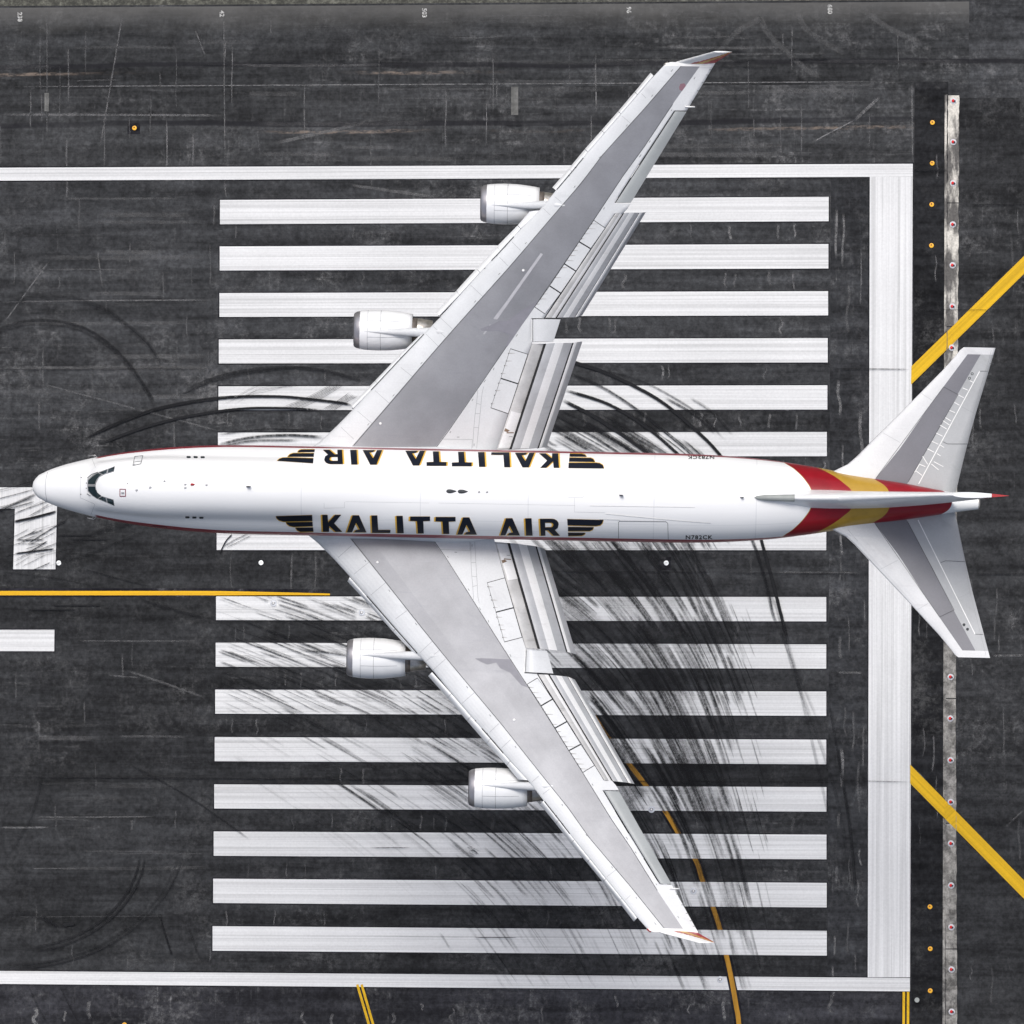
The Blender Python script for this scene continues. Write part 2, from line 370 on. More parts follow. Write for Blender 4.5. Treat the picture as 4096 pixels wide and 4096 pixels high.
Lx = {1: (880, 800, 897), 2: (879, 986, 1082), 3: (878, 1172.5, 1267.6), 4: (875.5, 1358, 1454), 5: (874, 1545.5, 1640.6), 6: (872, 1730.5, 1826), 7: (870, 1917, 2013), 8: (867, 2104, 2200), 9: (864.5, 2385.5, 2480), 10: (863, 2571, 2666.8), 11: (861, 2758.4, 2854.7), 12: (859, 2948, 3044.8), 13: (857, 3137.2, 3234), 14: (855, 3325.7, 3423), 15: (853, 3514.7, 3612), 16: (850.5, 3704.4, 3802.9)}
Rx = {1: (3314.9, 787.4, 885), 2: (3313.7, 976.3, 1073.9), 3: (3312.5, 1164.5, 1261.5), 4: (3311, 1352.3, 1449.9), 5: (3309.5, 1541.2, 1638.2), 6: (3307.5, 1727.9, 1824.9), 7: (3306, 1915, 2012), 8: (3305, 2103.5, 2200.8), 9: (3305, 2388, 2485.6), 10: (3305, 2577.5, 2675), 11: (3305, 2765.9, 2863.4), 12: (3305, 2958.7, 3056.9), 13: (3305.8, 3148.6, 3246.8), 14: (3306, 3338.7, 3437.4), 15: (3307, 3531.6, 3629.7), 16: (3307.5, 3723.3, 3822.6)}
ZB, ZW, ZY = .026, .032, .038
def mark(name, pxs, mat, z=ZW, border=4.5):
    q = [G(a, b) for a, b in pxs]
    if border:
        c = sum(q, Vector())/len(q); bw = border/50.0
        e = []
        n = len(q)
        for i in range(n):                      # mitred outline
            p0, p1, p2 = q[i-1], q[i], q[(i+1) % n]
            d1 = (p1-p0).normalized(); d2 = (p2-p1).normalized()
            n1 = Vector((-d1.y, d1.x, 0)); n2 = Vector((-d2.y, d2.x, 0))
            s = -1 if area(q) > 0 else 1
            m = (n1+n2); m = m/max(.2, m.dot(n1)); e.append(p1 + m*bw*s)
        b = sheet('marking_border', e, z-.006, M['seal'], runway)
    return sheet(name, q, z, mat, runway)
def area(q): return sum(q[i-1].x*q[i].y-q[i].x*q[i-1].y for i in range(len(q)))/2
for i in range(1, 17):
    a, b = Lx[i], Rx[i]
    mark('threshold_stripe', [(a[0], a[1]), (b[0], b[1]), (b[0], b[2]), (a[0], a[2])], M['white_x'])
# side stripes and threshold bar
eL = -8000
def lin(x, x0, y0, x1, y1): return y0+(y1-y0)*(x-x0)/(x1-x0)
mark('edge_line', [(eL, lin(eL, 0, 670.8, 3651, 655.2)), (3651.3, 655.2), (3651, 707), (eL, lin(eL, 0, 723, 3479, 708))], M['white_x'])
# lower side line is broken where the curved lead line crosses it
ya = lambda x: lin(x, 0, 3883.7, 3471, 3910.5)
yb = lambda x: lin(x, 0, 3935.5, 3640, 3965.5)
mark('edge_line', [(eL, ya(eL)), (2906, ya(2906)), (2917, yb(2917)), (eL, yb(eL))], M['white_x'])
mark('edge_line', [(2938, ya(2938)), (3639.9, ya(3639.9)), (3639.9, 3965.5), (2950, yb(2950))], M['white_x'])
mark('threshold_bar', [(3479.4, 707.5), (3650.8, 707.5), (3640.2, 3909), (3471, 3909)], M['white_y'], z=ZW+.004)
# runway number strokes at the left margin
mark('number_marking', [(-160, 1950), (230, 1949), (222, 2277), (53, 2277), (60, 2035), (-160, 2034)], M['white_y'])
mark('number_marking', [(-200, 2519), (218, 2519), (217, 2605), (-200, 2604)], M['white_x'])
M['figure'] = plain('worn_figure_paint', (.38, .38, .37), .9, var=.5, sc=5)
# pavement station figures by the upper margin
for (x, y, s) in ((79, 68, '238'), (887, 55, '42'), (1697, 52, '503'), (2515, 40, '96'), (3319, 37, '680')):
    cu = bpy.data.curves.new('figures', 'FONT'); cu.body = s; cu.size = .52; cu.align_x = 'CENTER'; cu.align_y = 'CENTER'; cu.offset = .015; cu.resolution_u = 2
    o = bpy.data.objects.new('station_figures', cu); C.objects.link(o)
    g = G(x, y); dg = bpy.context.evaluated_depsgraph_get(); me = bpy.data.meshes.new_from_object(o.evaluated_get(dg))
    bpy.data.objects.remove(o)
    me.materials.clear(); me.materials.append(M['figure'])
    o = bpy.data.objects.new('station_figures', me); C.objects.link(o); o.location = (g.x, g.y, ZW); o.rotation_euler = (0, 0, R_(-88)); o.parent = runway

def ribbon_pts(pxs, wd, taper=None, z=0.0):
    """left / right ground points of a band along a pixel polyline; wd = half width in px"""
    out = []; n = len(pxs); P = [G(a, b) for a, b in pxs]
    for i in range(n):
        d = (P[min(i+1, n-1)]-P[max(i-1, 0)]).normalized(); nn = Vector((-d.y, d.x, 0))
        h = (wd if taper is None else wd*taper[i])/50.3
        out.append((P[i]+nn*h, P[i]-nn*h))
    return out
def smooth_path(pts, n=60):
    P = [Vector((a, b, 0)) for a, b in pts]; P = [P[0]*2-P[1]]+P+[P[-1]*2-P[-2]]; out = []
    m = len(P)-3
    for i in range(n+1):
        t = i/n*m; k_ = min(int(t), m-1); u = t-k_; a, b, c, d = P[k_:k_+4]
        v = .5*((2*b)+(c-a)*u+(2*a-5*b+4*c-d)*u*u+(3*b-3*c+d-a)*u**3); out.append((v.x, v.y))
    return out
def band(name, pxs, wd, mat, z, taper=None):
    rp = ribbon_pts(pxs, wd, taper); V = []; F = []
    for a, b in rp: V += [Vector((a.x, a.y, z)), Vector((b.x, b.y, z))]
    for i in range(len(rp)-1): F.append((2*i, 2*i+1, 2*i+3, 2*i+2))
    return mk(name, V, F, mat, runway)
# taxi lead line: straight from the left, then the curve
st_l = [(-3000, 2360)]+[(x, 2372.5+max(0, (x-700))**2/75000) for x in range(0, 1321, 40)]
band('marking_border', [(a, b-2) for a, b in st_l], 17.5, M['seal'], ZB, None)
band('taxi_line', st_l, 8.8, M['yellow_x'], ZY, [1]*(len(st_l)-12)+[1-.055*i for i in range(12)])
cur = smooth_path([(2330, 2790), (2421, 2935), (2521, 3062), (2586, 3145), (2663, 3248), (2717, 3338), (2783, 3440), (2811, 3524), (2851, 3626), (2880, 3717), (2905, 3820), (2925, 3911), (2945, 4025), (2957, 4110), (2990, 4500)], 90)
band('marking_border', cur, 19, M['seal'], ZB-.003)
band('taxi_line', cur, 9.5, M['yellow_worn'], ZB+.001)
# the two wide diagonals
mark('taxi_diagonal', [(3645.5, 1466), (4500, 628), (4500, 700), (3644, 1539)], M['yellow_d1'], ZY, 3)
mark('taxi_diagonal', [(3640.5, 3058), (4500, 3932), (4500, 4005), (3640.5, 3133)], M['yellow_d2'], ZY, 3)
# double lines leaving at the lower margin
for dx in (-8.6, 8.6):
    band('taxi_line', [(1438+dx, 3938), (1490+dx, 4118), (1600+dx, 4500)], 5, M['yellow_d2'], ZY)
    band('taxi_line', [(3624+dx, 3967), (3621+dx, 4500)], 5, M['yellow_d2'], ZY)
band('marking_border', [(1438, 3940), (1490, 4118), (1600, 4500)], 20, M['seal'], ZB)
band('marking_border', [(3624, 3967), (3621, 4500)], 18, M['seal'], ZB)

# concrete strip carrying the red lights (slabs are parts)
cs = sheet('concrete_strip', [G(3779, 380), G(3790, 378), G(3782, 4600), G(3769, 4600)], .022, M['concrete']); tag(cs, kind='structure')
def sx(y): return lin(y, 404, 3814, 2874, 3800.5) if y < 2874 else lin(y, 2874, 3800.5, 4047, 3806)
slab_y = [380, 812, 1307, 1803, 2299, 2794, 3293, 3796, 4300, 4800]
rs = random.Random(5)
for a, b in zip(slab_y[:-1], slab_y[1:]):
    n = 26; Lp, Rp = [], []
    for i in range(n+1):
        y = a+2+(b-a-4)*i/n; j1, j2 = rs.uniform(-1.6, 1.6), rs.uniform(-1.6, 1.6)
        if i in (0, n): j1 = j2 = 0
        Lp.append(G(sx(y)-22+j1, y)); Rp.append(G(sx(y)+22.5+j2, y))
    top = [Vector((p.x, p.y, .05)) for p in Lp+Rp[::-1]]; bot = [Vector((p.x, p.y, .014)) for p in Lp+Rp[::-1]]
    m = len(top); F = [list(range(m))]+[(i, (i+1) % m, m+(i+1) % m, m+i) for i in range(m)]
    fixn(mk('slab', top+bot, F, M['concrete'], cs))
kb = sheet('joint_sealer', [G(3788, 380), G(3791, 380), G(3783, 4600), G(3780, 4600)], .028, M['seal'], cs)
# where the diagonals run over the strip
for q in ([(3790, 1325), (3838, 1278), (3838, 1349), (3790, 1397)], [(3778, 3198), (3824, 3244), (3824, 3319), (3778, 3273)]):
    sheet('diagonal_paint', [G(a, b) for a, b in q], .056, M['yellow_d1'], cs)

# ------------------------------------------------------------------ lights set in the pavement
def disc_mesh(name, prof, mat, n=20):
    V, F = [], []
    for r, z in prof:
        for i in range(n): V.append((r*math.cos(2*math.pi*i/n), r*math.sin(2*math.pi*i/n), z))
    for j in range(len(prof)-1):
        for i in range(n):
            a, b = j*n+i, j*n+(i+1) % n; F.append((a, b, b+n, a+n))
    F.append(tuple(range(len(V)-n, len(V))))
    me = bpy.data.meshes.new(name); me.from_pydata(V, [], F); me.materials.append(mat); return me
kit = {
 'red': [('base_ring', disc_mesh('base_ring', [(.255, 0), (.245, .03), (.12, .035)], M['lamp_base'])),
         ('lens', disc_mesh('lens', [(.125, .03), (.115, .15), (.07, .18)], M['lamp_red'])),
         ('bracket', disc_mesh('bracket', [(.07, .03), (.07, .19)], M['black'], 8))],
 'amber': [('base_ring', disc_mesh('base_ring', [(.19, 0), (.18, .05), (.06, .06)], M['lamp_yel'])),
           ('lens', disc_mesh('lens', [(.055, .05), (.05, .13), (.02, .15)], M['maroon'], 12))],
 'white': [('base_ring', disc_mesh('base_ring', [(.20, 0), (.19, .03), (.08, .035)], plain('pale_metal', (.75, .77, .78), .4, .2, var=.25, sc=5))),
           ('lens', disc_mesh('lens', [(.05, .03), (.045, .06)], M['frame'], 10))],
 'inset': [('base_ring', disc_mesh('base_ring', [(.27, 0), (.26, .05), (.17, .055)], M['lamp_base'])),
           ('cover', disc_mesh('cover', [(.17, .05), (.10, .06)], plain('inset_metal', (.25, .25, .26), .4, .4, var=.5, sc=5))),
           ('lens', disc_mesh('lens', [(.08, .055), (.05, .09)], M['sealant'], 10))]}
def lamp(kind, name, px, py, z, label, cat, group):
    g = G(px, py, z); e = bpy.data.objects.new(name, None); C.objects.link(e); e.location = (g.x, g.y, z); e.empty_display_size = .2
    tag(e, label, cat, group)
    for i, (pn, me) in enumerate(kit[kind]):
        o = bpy.data.objects.new(pn, me); C.objects.link(o); o.parent = e
        if pn == 'bracket': o.location = (.11, -.02, 0)
        if kind == 'red' and pn == 'lens': o.location = (-.02, .01, 0)
        if kind == 'amber' and pn == 'lens': o.location = (-.02, .05, 0)
ordn = ['first', 'second', 'third', 'fourth', 'fifth', 'sixth', 'seventh', 'eighth', 'ninth']
up = [404, 568, 733, 898, 1061, 1226]
for i, y in enumerate(up):
    lamp('red', 'threshold_light', sx(y), y, .05, 'red light in the concrete strip, %s from the strip upper end' % ordn[i], 'runway light', 'red lights along the concrete strip')
lamp('red', 'threshold_light', 3807.5, 1391, .05, 'red light beside the upper tailplane tip, just below the upper yellow diagonal', 'runway light', 'red lights along the concrete strip')
lamp('red', 'threshold_light', 3803, 2050, .05, 'red light mostly hidden under the edge of the white tail cone', 'runway light', 'red lights along the concrete strip')
lo = [2708, 2874, 3041, 3208, 3374, 3542, 3709, 3878, 4047]
for i, y in enumerate(lo):
    lamp('red', 'threshold_light', sx(y)+1, y, .05, 'red light in the concrete strip, %s below the lower tailplane tip' % ordn[i] if i != 3 else 'red light touching the upper edge of the lower yellow diagonal', 'runway light', 'red lights along the concrete strip')
for i, (x, y) in enumerate([(3730, 490), (3729, 653), (3727, 818), (3726, 982)]):
    lamp('amber', 'runway_end_light', x, y, .03, 'amber light left of the concrete strip, %s from the top of the upper row' % ordn[i], 'runway light', 'amber lights beside the concrete strip')
for i, (x, y) in enumerate([(3720, 3627), (3721, 3795), (3721, 3963)]):
    lamp('amber', 'runway_end_light', x, y, .03, 'amber light left of the concrete strip, %s from the top of the lower row' % ordn[i], 'runway light', 'amber lights beside the concrete strip')
lamp('amber', 'runway_edge_light', 538, 512, .03, 'single amber light on a dark patch above the upper white side line', 'runway light', 'amber edge lights of the shoulders')
lamp('amber', 'runway_edge_light', 498, 4099, .03, 'amber edge light cut by the lower margin below the side line', 'runway light', 'amber edge lights of the shoulders')
for (x, y, t) in ((235, 2252, 'white centreline light beside the painted runway number under the nose'), (1044, 2251, 'white centreline light on dark asphalt in front of the lower wing root'), (2665, 2252, 'white centreline light on dark asphalt behind the lower wing flaps')):
    lamp('white', 'centreline_light', x, y, .03, t, 'runway light', 'white centreline lights')
for (x, y, t) in ((1094, 2413, 'grey inset light in the white stripe below the end of the yellow line'), (1447, 2450, 'grey inset light in a white stripe against the front edge of the lower wing'), (2606, 3238, 'grey inset light on the lower edge of a white stripe behind the lower outer flap'), (2774, 3564, 'grey inset light in a white stripe between the wing and the curved yellow line'), (2881, 3918, 'grey inset light in the lower side line left of the curved yellow line')):
    lamp('inset', 'inset_light', x, y, .036, t, 'runway light', 'grey inset lights in the white markings')
e = mk('manhole_cover', [], [], M['fin_grey']); bpy.data.objects.remove(e)
me = disc_mesh('manhole_cover', [(.2, 0), (.19, .03)], M['fin_grey']); e = bpy.data.objects.new('manhole_cover', me); C.objects.link(e)
g = G(3668, 4000); e.location = (g.x, g.y, .022); tag(e, 'small plain grey round cover beside the double yellow line at the lower right', 'manhole cover')

# ------------------------------------------------------------------ tyre marks and scuffs: thin ribbons lying on the paving
LAMPS = ((1094, 2413), (1447, 2450), (2606, 3238), (2774, 3564), (2881, 3918), (2665, 2252), (1044, 2251))
class Rib:
    def __init__(s): s.V = []; s.F = []; s.A = []; s.U = []; s.z = 0
    def add(s, pxs, hw, alpha, z, soft=.55, fade=True):
        if len(pxs) > 2 and any(min(abs(a-lx)+abs(b-ly) for a, b in pxs) < 60 for lx, ly in LAMPS):
            q = []
            for (a, b), (c, d) in zip(pxs[:-1], pxs[1:]): q += [(a+(c-a)*j/3, b+(d-b)*j/3) for j in range(3)]
            pxs = q+[pxs[-1]]
        P = [G(a, b) for a, b in pxs]; n = len(P); b0 = len(s.V); u = 0; off = random.uniform(0, 500)
        for i in range(n):
            d = (P[min(i+1, n-1)]-P[max(i-1, 0)]); d.z = 0
            if d.length < 1e-6: d = Vector((1, 0, 0))
            d.normalize(); nn = Vector((-d.y, d.x, 0)); h = hw/50.3
            if i: u += (P[i]-P[i-1]).length
            t = i/(n-1); fa = 1.0
            if fade: fa = min(1, t/.12, (1-t)/.12); fa = max(0, fa)
            for (lx, ly) in LAMPS: fa *= min(1, max(0, (math.hypot(pxs[i][0]-lx, pxs[i][1]-ly)-hw-15)/14))
            for c, a in ((-1, 0), (-1+soft, 1), (1-soft, 1), (1, 0)):
                q = P[i]+nn*h*c; s.V.append((q.x, q.y, z)); s.A.append(alpha*a*fa); s.U.append((u*1.0+off, off+h*c, 0))
        for i in range(n-1):
            for c in range(3):
                a = b0+i*4+c; s.F.append((a, a+1, a+5, a+4))
    def build(s, name, mat, parent):
        o = mk(name, s.V, s.F, mat, parent)
        at = o.data.attributes.new('alpha', 'FLOAT', 'POINT'); at.data.foreach_set('value', s.A)
        at = o.data.attributes.new('rib', 'FLOAT_VECTOR', 'POINT'); at.data.foreach_set('vector', [c for u in s.U for c in u])
        o['kind'] = 'stuff'; return o
random.seed(11)
D = [(2290, 2430, .79, .62), (2515, 2430, .62, .78), (2680, 2430, .52, .85), (2830, 2430, .42, .91), (3000, 2430, .30, .95),
 (2345, 2620, .72, .69), (2520, 2620, .63, .77), (2730, 2620, .5, .86), (2910, 2620, .38, .92), (2460, 2810, .63, .78), (2700, 2810, .43, .90), (2870, 2810, .32, .95),
 (2540, 3000, .55, .83), (2780, 3000, .40, .92), (2945, 3000, .26, .96), (2620, 3190, .53, .85), (2820, 3190, .38, .93), (2990, 3190, .24, .97), (2790, 3565, .30, .95), (2990, 3565, .2, .98),
 (1710, 3760, .5, .87), (2140, 3760, .55, .83), (2440, 3760, .42, .91), (2670, 3760, .42, .91), (2980, 3760, .25, .97), (3100, 3760, .2, .98),
 (1100, 2440, .95, .30), (1400, 2440, .93, .36), (900, 2620, .93, .36), (1300, 2620, .93, .36), (1400, 2805, .92, .38), (1700, 2805, .85, .53), (1840, 3000, .86, .51), (1300, 3000, .87, .5),
 (1680, 3185, .83, .55), (1200, 3185, .83, .55), (2000, 3375, .75, .66), (1440, 3375, .8, .6), (1750, 3565, .74, .67), (2100, 3565, .66, .75),
 (3085, 2386, .30, .95), (3200, 2800, .22, .975), (3340, 3100, .2, .98), (3370, 3300, .15, .99), (2500, 2190, .62, .78), (2860, 2180, .5, .86), (3030, 2180, .36, .93),
 (2500, 1540, .86, .5), (2700, 1650, .8, .6), (2850, 1790, .70, .71), (2600, 1790, .85, .52), (2300, 1790, .86, .5), (2350, 1600, .93, .36), (2960, 1950, .58, .81)]
Da = np.array(D)
def field(x, y):
    w_ = 1/((Da[:, 0]-x)**2+(Da[:, 1]-y)**2+90**2)**1.7
    v = (Da[:, 2:]*w_[:, None]).sum(0); return v/np.linalg.norm(v)
def stream(x, y, ln, step=22):
    out = [(x, y)]
    for _ in range(int(ln/2/step)):
        v = field(x, y); x += v[0]*step; y += v[1]*step; out.append((x, y))
    x, y = out[0]
    for _ in range(int(ln/2/step)):
        v = field(x, y); x -= v[0]*step; y -= v[1]*step; out.insert(0, (x, y))
    return out
def inside(x, y, poly):
    c = False; n = len(poly)
    for i in range(n):
        x1, y1 = poly[i-1]; x2, y2 = poly[i]
        if (y1 > y) != (y2 > y) and x < (x2-x1)*(y-y1)/(y2-y1)+x1: c = not c
    return c
rub = Rib(); zc = [.045]
def rz():
    zc[0] += .0001; return zc[0]
def fill(poly, n, ln, hw, al):
    xs = [p[0] for p in poly]; ys = [p[1] for p in poly]; k_ = 0
    while k_ < n:
        x, y = random.uniform(min(xs), max(xs)), random.uniform(min(ys), max(ys))
        if not inside(x, y, poly): continue
        rub.add(stream(x, y, random.uniform(*ln)), random.uniform(*hw), random.uniform(*al), rz()); k_ += 1
def clipped(p, poly):
    k_ = len(p)//2; a_ = b_ = k_
    while a_ > 0 and inside(p[a_-1][0], p[a_-1][1], poly): a_ -= 1
    while b_ < len(p)-1 and inside(p[b_+1][0], p[b_+1][1], poly): b_ += 1
    return p[a_:b_+1]
def fillc(poly, n, ln, hw, al, lim=None):
    xs = [p[0] for p in poly]; ys = [p[1] for p in poly]; k_ = 0
    while k_ < n:
        x, y = random.uniform(min(xs), max(xs)), random.uniform(min(ys), max(ys))
        if not inside(x, y, poly): continue
        p = clipped(stream(x, y, random.uniform(*ln)), lim or poly); k_ += 1
        fade_ = 1.0 if y < 3300 else max(.5, 1-(y-3300)/1100)
        if len(p) > 3 and random.random() < fade_**.8: rub.add(p, random.uniform(*hw), random.uniform(*al)*fade_, rz())
heavy = [(2130, 2120), (2700, 2120), (2900, 2330), (2960, 2620), (2900, 3000), (2960, 3400), (3060, 3980), (2680, 3980), (2560, 3500), (2380, 3000), (2230, 2600)]
hlim = [(1900, 2100), (2800, 2100), (3000, 2330), (3010, 2700), (2985, 3060), (3050, 3500), (3110, 3980), (2300, 3980), (2300, 3300), (1900, 2600)]
fillc([q for q in heavy], 34, (500, 900), (30, 70), (.14, .28), [(1900, 2100), (2700, 2100), (2880, 2330), (2900, 3000), (2950, 3300), (2400, 3300), (1900, 2600)])
fillc(heavy, 420, (120, 460), (2, 11), (.25, .7), hlim)
fillc(heavy, 45, (200, 520), (7, 13), (.3, .6), hlim)
fillc([(2850, 2380), (3010, 2420), (3110, 3960), (3010, 3960), (2900, 3000)], 60, (90, 300), (1.2, 4), (.3, .6))
fillc([(1000, 2380), (2150, 2380), (2700, 3850), (1900, 3970), (1500, 3300), (880, 2700)], 260, (90, 420), (1.8, 8), (.15, .6))
fillc([(1600, 2900), (2100, 2700), (2700, 3960), (2000, 3960)], 240, (90, 320), (2, 7), (.2, .6))
fillc([(1600, 2700), (2150, 2500), (2700, 3960), (2200, 3960)], 10, (500, 900), (50, 90), (.08, .16))
fillc([(870, 2380), (1560, 2380), (1900, 2860), (870, 2860)], 160, (90, 400), (1.4, 6), (.2, .8))
fillc([(2150, 1640), (2520, 1640), (2860, 1830), (2860, 1990), (2150, 1990)], 70, (140, 420), (3, 11), (.4, .85))
fillc([(2400, 2110), (3000, 2110), (3000, 2220), (2400, 2220)], 60, (60, 200), (2, 8), (.4, .8))
fillc([(860, 2860), (1900, 2860), (1800, 3700), (1000, 3200)], 60, (150, 500), (2, 9), (.05, .16))
# single strong curves
def arc(pts, hw, al, n=50, tw=None):
    p = smooth_path(pts, n)
    al = al*1.75 if al < .65 else al*3.2
    rub.add(p, hw, al, rz(), .45)
    if tw: rub.add([(a, b+tw) for a, b in p], hw, al*.9, rz(), .45)
arc([(2180, 1405), (2300, 1450), (2420, 1490), (2538, 1545), (2650, 1610), (2760, 1700), (2877, 1817), (2990, 1990), (3070, 2250), (3130, 2480), (3150, 2560)], 8, .7)
arc([(3130, 2480), (3200, 2760), (3270, 3060), (3330, 3330)], 8, .16)
arc([(2150, 1450), (2280, 1495), (2400, 1545), (2520, 1620), (2640, 1710), (2800, 1850), (2930, 2030), (3011, 2165), (3065, 2340), (3090, 2450), (3105, 2500)], 8, .6)
arc([(3090, 2450), (3160, 2620), (3280, 2900)], 8, .14)
arc([(2400, 1480), (2520, 1510), (2640, 1560), (2800, 1660), (2900, 1760)], 6, .35)
arc([(2660, 1590), (2780, 1660), (2860, 1735)], 7, .5); arc([(2760, 1590), (2850, 1650), (2930, 1740)], 7, .4)
arc([(2250, 1600), (2400, 1680), (2560, 1790), (2640, 1850)], 8, .85); arc([(2260, 1560), (2440, 1620), (2600, 1720), (2760, 1860)], 7, .7)
arc([(3020, 2165), (3085, 2386), (3110, 2440), (3180, 2700), (3300, 3030), (3370, 3300), (3420, 3700)], 9, .17)
arc([(3350, 3000), (3385, 3200), (3410, 3400), (3425, 3600)], 8, .45); arc([(3310, 2780), (3350, 3000), (3400, 3300)], 6, .3)
arc([(340, 1755), (473, 1693), (626, 1637), (797, 1603), (950, 1588), (1130, 1588), (1260, 1600), (1360, 1612), (1412, 1622)], 7, .8)
arc([(340, 1755), (473, 1694), (626, 1639), (797, 1605), (950, 1589)], 5, .7)
arc([(395, 1780), (520, 1730), (683, 1681), (865, 1647), (1000, 1634), (1150, 1634), (1300, 1642)], 6, .75)
arc([(740, 1560), (870, 1510), (1000, 1482), (1130, 1470), (1250, 1478), (1340, 1492), (1460, 1528)], 9, .55)
arc([(700, 1590), (865, 1522), (1090, 1478), (1300, 1462)], 6, .4)
arc([(870, 1780), (1000, 1752), (1150, 1742), (1300, 1750)], 8, .6); arc([(880, 1790), (1010, 1765), (1200, 1762)], 7, .5); arc([(870, 1740), (1050, 1718), (1250, 1722)], 4, .4)
for i in range(7): arc([(1130+i*7, 1630+i*3), (1240+i*7, 1585+i*2), (1330+i*9, 1535)], 1.6, .5, 12)
for i in range(6): arc([(1290+i*8, 1640+i), (1350+i*7, 1605+i), (1400+i*6, 1570+i*3)], 1.6, .55, 12)
for i in range(7): arc([(900+random.uniform(-30, 60), 1600+i*4), (1050, 1570-i*6), (1130+random.uniform(0, 80), 1546)], 2, .22, 12)
# faint loops at the left
for dx, dy, r, a0, a1, al in ((60, 3380, 505, 5, 92, .64), (60, 3380, 525, 5, 92, .64), (60, 3300, 690-0, 12, 96, .5), (60, 3300, 672, 12, 96, .45)):
    arc([(dx+r*math.cos(R_(a)), dy+r*math.sin(R_(a))*(.82 if r < 600 else .83)) for a in range(a0, a1, 8)], 6, al)
arc([(-40, 1330), (80, 1290), (200, 1282), (330, 1310), (430, 1370), (520, 1460), (590, 1560), (625, 1620)], 7, .45, tw=14)
arc([(-40, 1215), (120, 1190), (280, 1190), (400, 1225), (500, 1290), (590, 1370), (650, 1460)], 7, .3, tw=13)
for (x, y) in ((230, 2141), (280, 2158)): arc([(x, y), (x+150, y)], 2.6, .75, 8)
for (x, y) in ((205, 2422), (110, 2439)): arc([(x, y), (x+130, y), (x+200, y)], 2.6, .7, 8)
arc([(330, 2275), (500, 2320), (600, 2345)], 3, .5); arc([(0, 2288), (200, 2310), (400, 2350)], 4, .3)
arc([(560, 2400), (700, 2440), (840, 2480)], 7, .45); arc([(280, 2180), (420, 2120), (560, 2085)], 12, .3); arc([(300, 2240), (450, 2180), (570, 2130)], 8, .3)
arc([(40, 2440), (120, 2439)], 2, .4, 6)
arc([(520, 3060), (600, 3100), (760, 3190), (920, 3300), (1000, 3360)], 5, .4); arc([(165, 3110), (150, 3200), (110, 3300), (40, 3420)], 8, .3); arc([(640, 3660), (670, 3760), (690, 3820)], 5, .45, tw=4); arc([(750, 3690), (790, 3810), (810, 3840)], 5, .4)
arc([(110, 3930), (150, 4020), (190, 4096)], 5, .35); arc([(240, 3940), (300, 4060), (330, 4100)], 5, .3)
arc([(-20, 3690), (60, 3655), (140, 3660), (230, 3700), (290, 3700)], 10, .35); arc([(250, 3700), (300, 3695)], 9, .8, 8); arc([(170, 3660), (230, 3710)], 9, .5, 8)
# streaks over the painted number
for i in range(34):
    y = random.uniform(2040, 2290); x = random.uniform(20, 150); sl = random.uniform(-.62, -.22); ln = random.uniform(60, 190)
    arc([(x, y), (x+ln*.5, y+sl*ln*.5+random.uniform(-3, 3)), (x+ln, y+sl*ln)], random.uniform(1, 3.2), random.uniform(.25, .65), 8)
arc([(-20, 2050), (60, 2015), (150, 1975)], 6, .6, 12); arc([(55, 2088), (140, 2070), (228, 2047)], 6, .75, 12); arc([(55, 2160), (180, 2160)], 2.5, .6, 6); arc([(60, 2176), (190, 2176)], 2, .55, 6); arc([(60, 2215), (220, 2196)], 4, .7, 8)
for i in range(10):
    y = random.uniform(1960, 2060); arc([(-20, y), (60, y-20), (140, y-42)], random.uniform(1, 3), .35, 8)
arc([(880, 2215), (905, 2165), (930, 2138)], 3, .8, 8); arc([(890, 2190), (940, 2160), (1000, 2132)], 3, .5, 8); arc([(905, 2192), (960, 2165), (1010, 2140)], 2, .4, 8)
arc([(1220, 2602), (1300, 2608), (1392, 2622)], 6, .55, 10)
arc([(1480, 3391), (1642, 3391)], 1.6, .9, 6); arc([(1900, 3750), (2070, 3751)], 1.6, .9, 6); arc([(1450, 3744), (1900, 3749)], .9, .35, 6)
for i in range(40):
    a = random.uniform(0, 6.3); r = random.uniform(3, 30); x, y = 1890+r*math.cos(a), 3403+r*.6*math.sin(a)
    arc([(x-7, y-4), (x+7, y+4)], 1.6, .3, 3)
# long sealed joints across the paving
for (x0, y0, x1, y1, hw, al) in ((-100, 3106, 3470, 3132, 3.5, .55), (3180, 3120, 3640, 3128, 3, .4), (-100, 1480, 840, 1476, 3, .35), (3330, 1820-343, 3640, 1478, 3.5, .5), (2900, 2293, 3470, 2296, 3.5, .4), (2200, 2286, 2900, 2290, 4, .45), (3650, 1240, 4200, 1238, 2, .5), (3880, 820, 4200, 818, 2.5, .5), (3650, 680, 3790, 682, 9, .55), (3890, 2296, 4200, 2294, 3, .6), (3890, 2624, 4200, 2622, 2, .5)):
    arc([(x0, y0), ((x0+x1)/2, (y0+y1)/2+random.uniform(-1.5, 1.5)), (x1, y1)], hw, al, 24)
for i in range(26):
    x = random.uniform(0, 3200); y = random.choice((190, 215, 240, 262, 480, 500))+random.uniform(-14, 14)
    arc([(x, y), (x+random.uniform(60, 240), y+random.uniform(-5, 5))], random.uniform(2, 7), random.uniform(.2, .5), 8)
rub.build('tyre_marks', M['rubber'], runway)

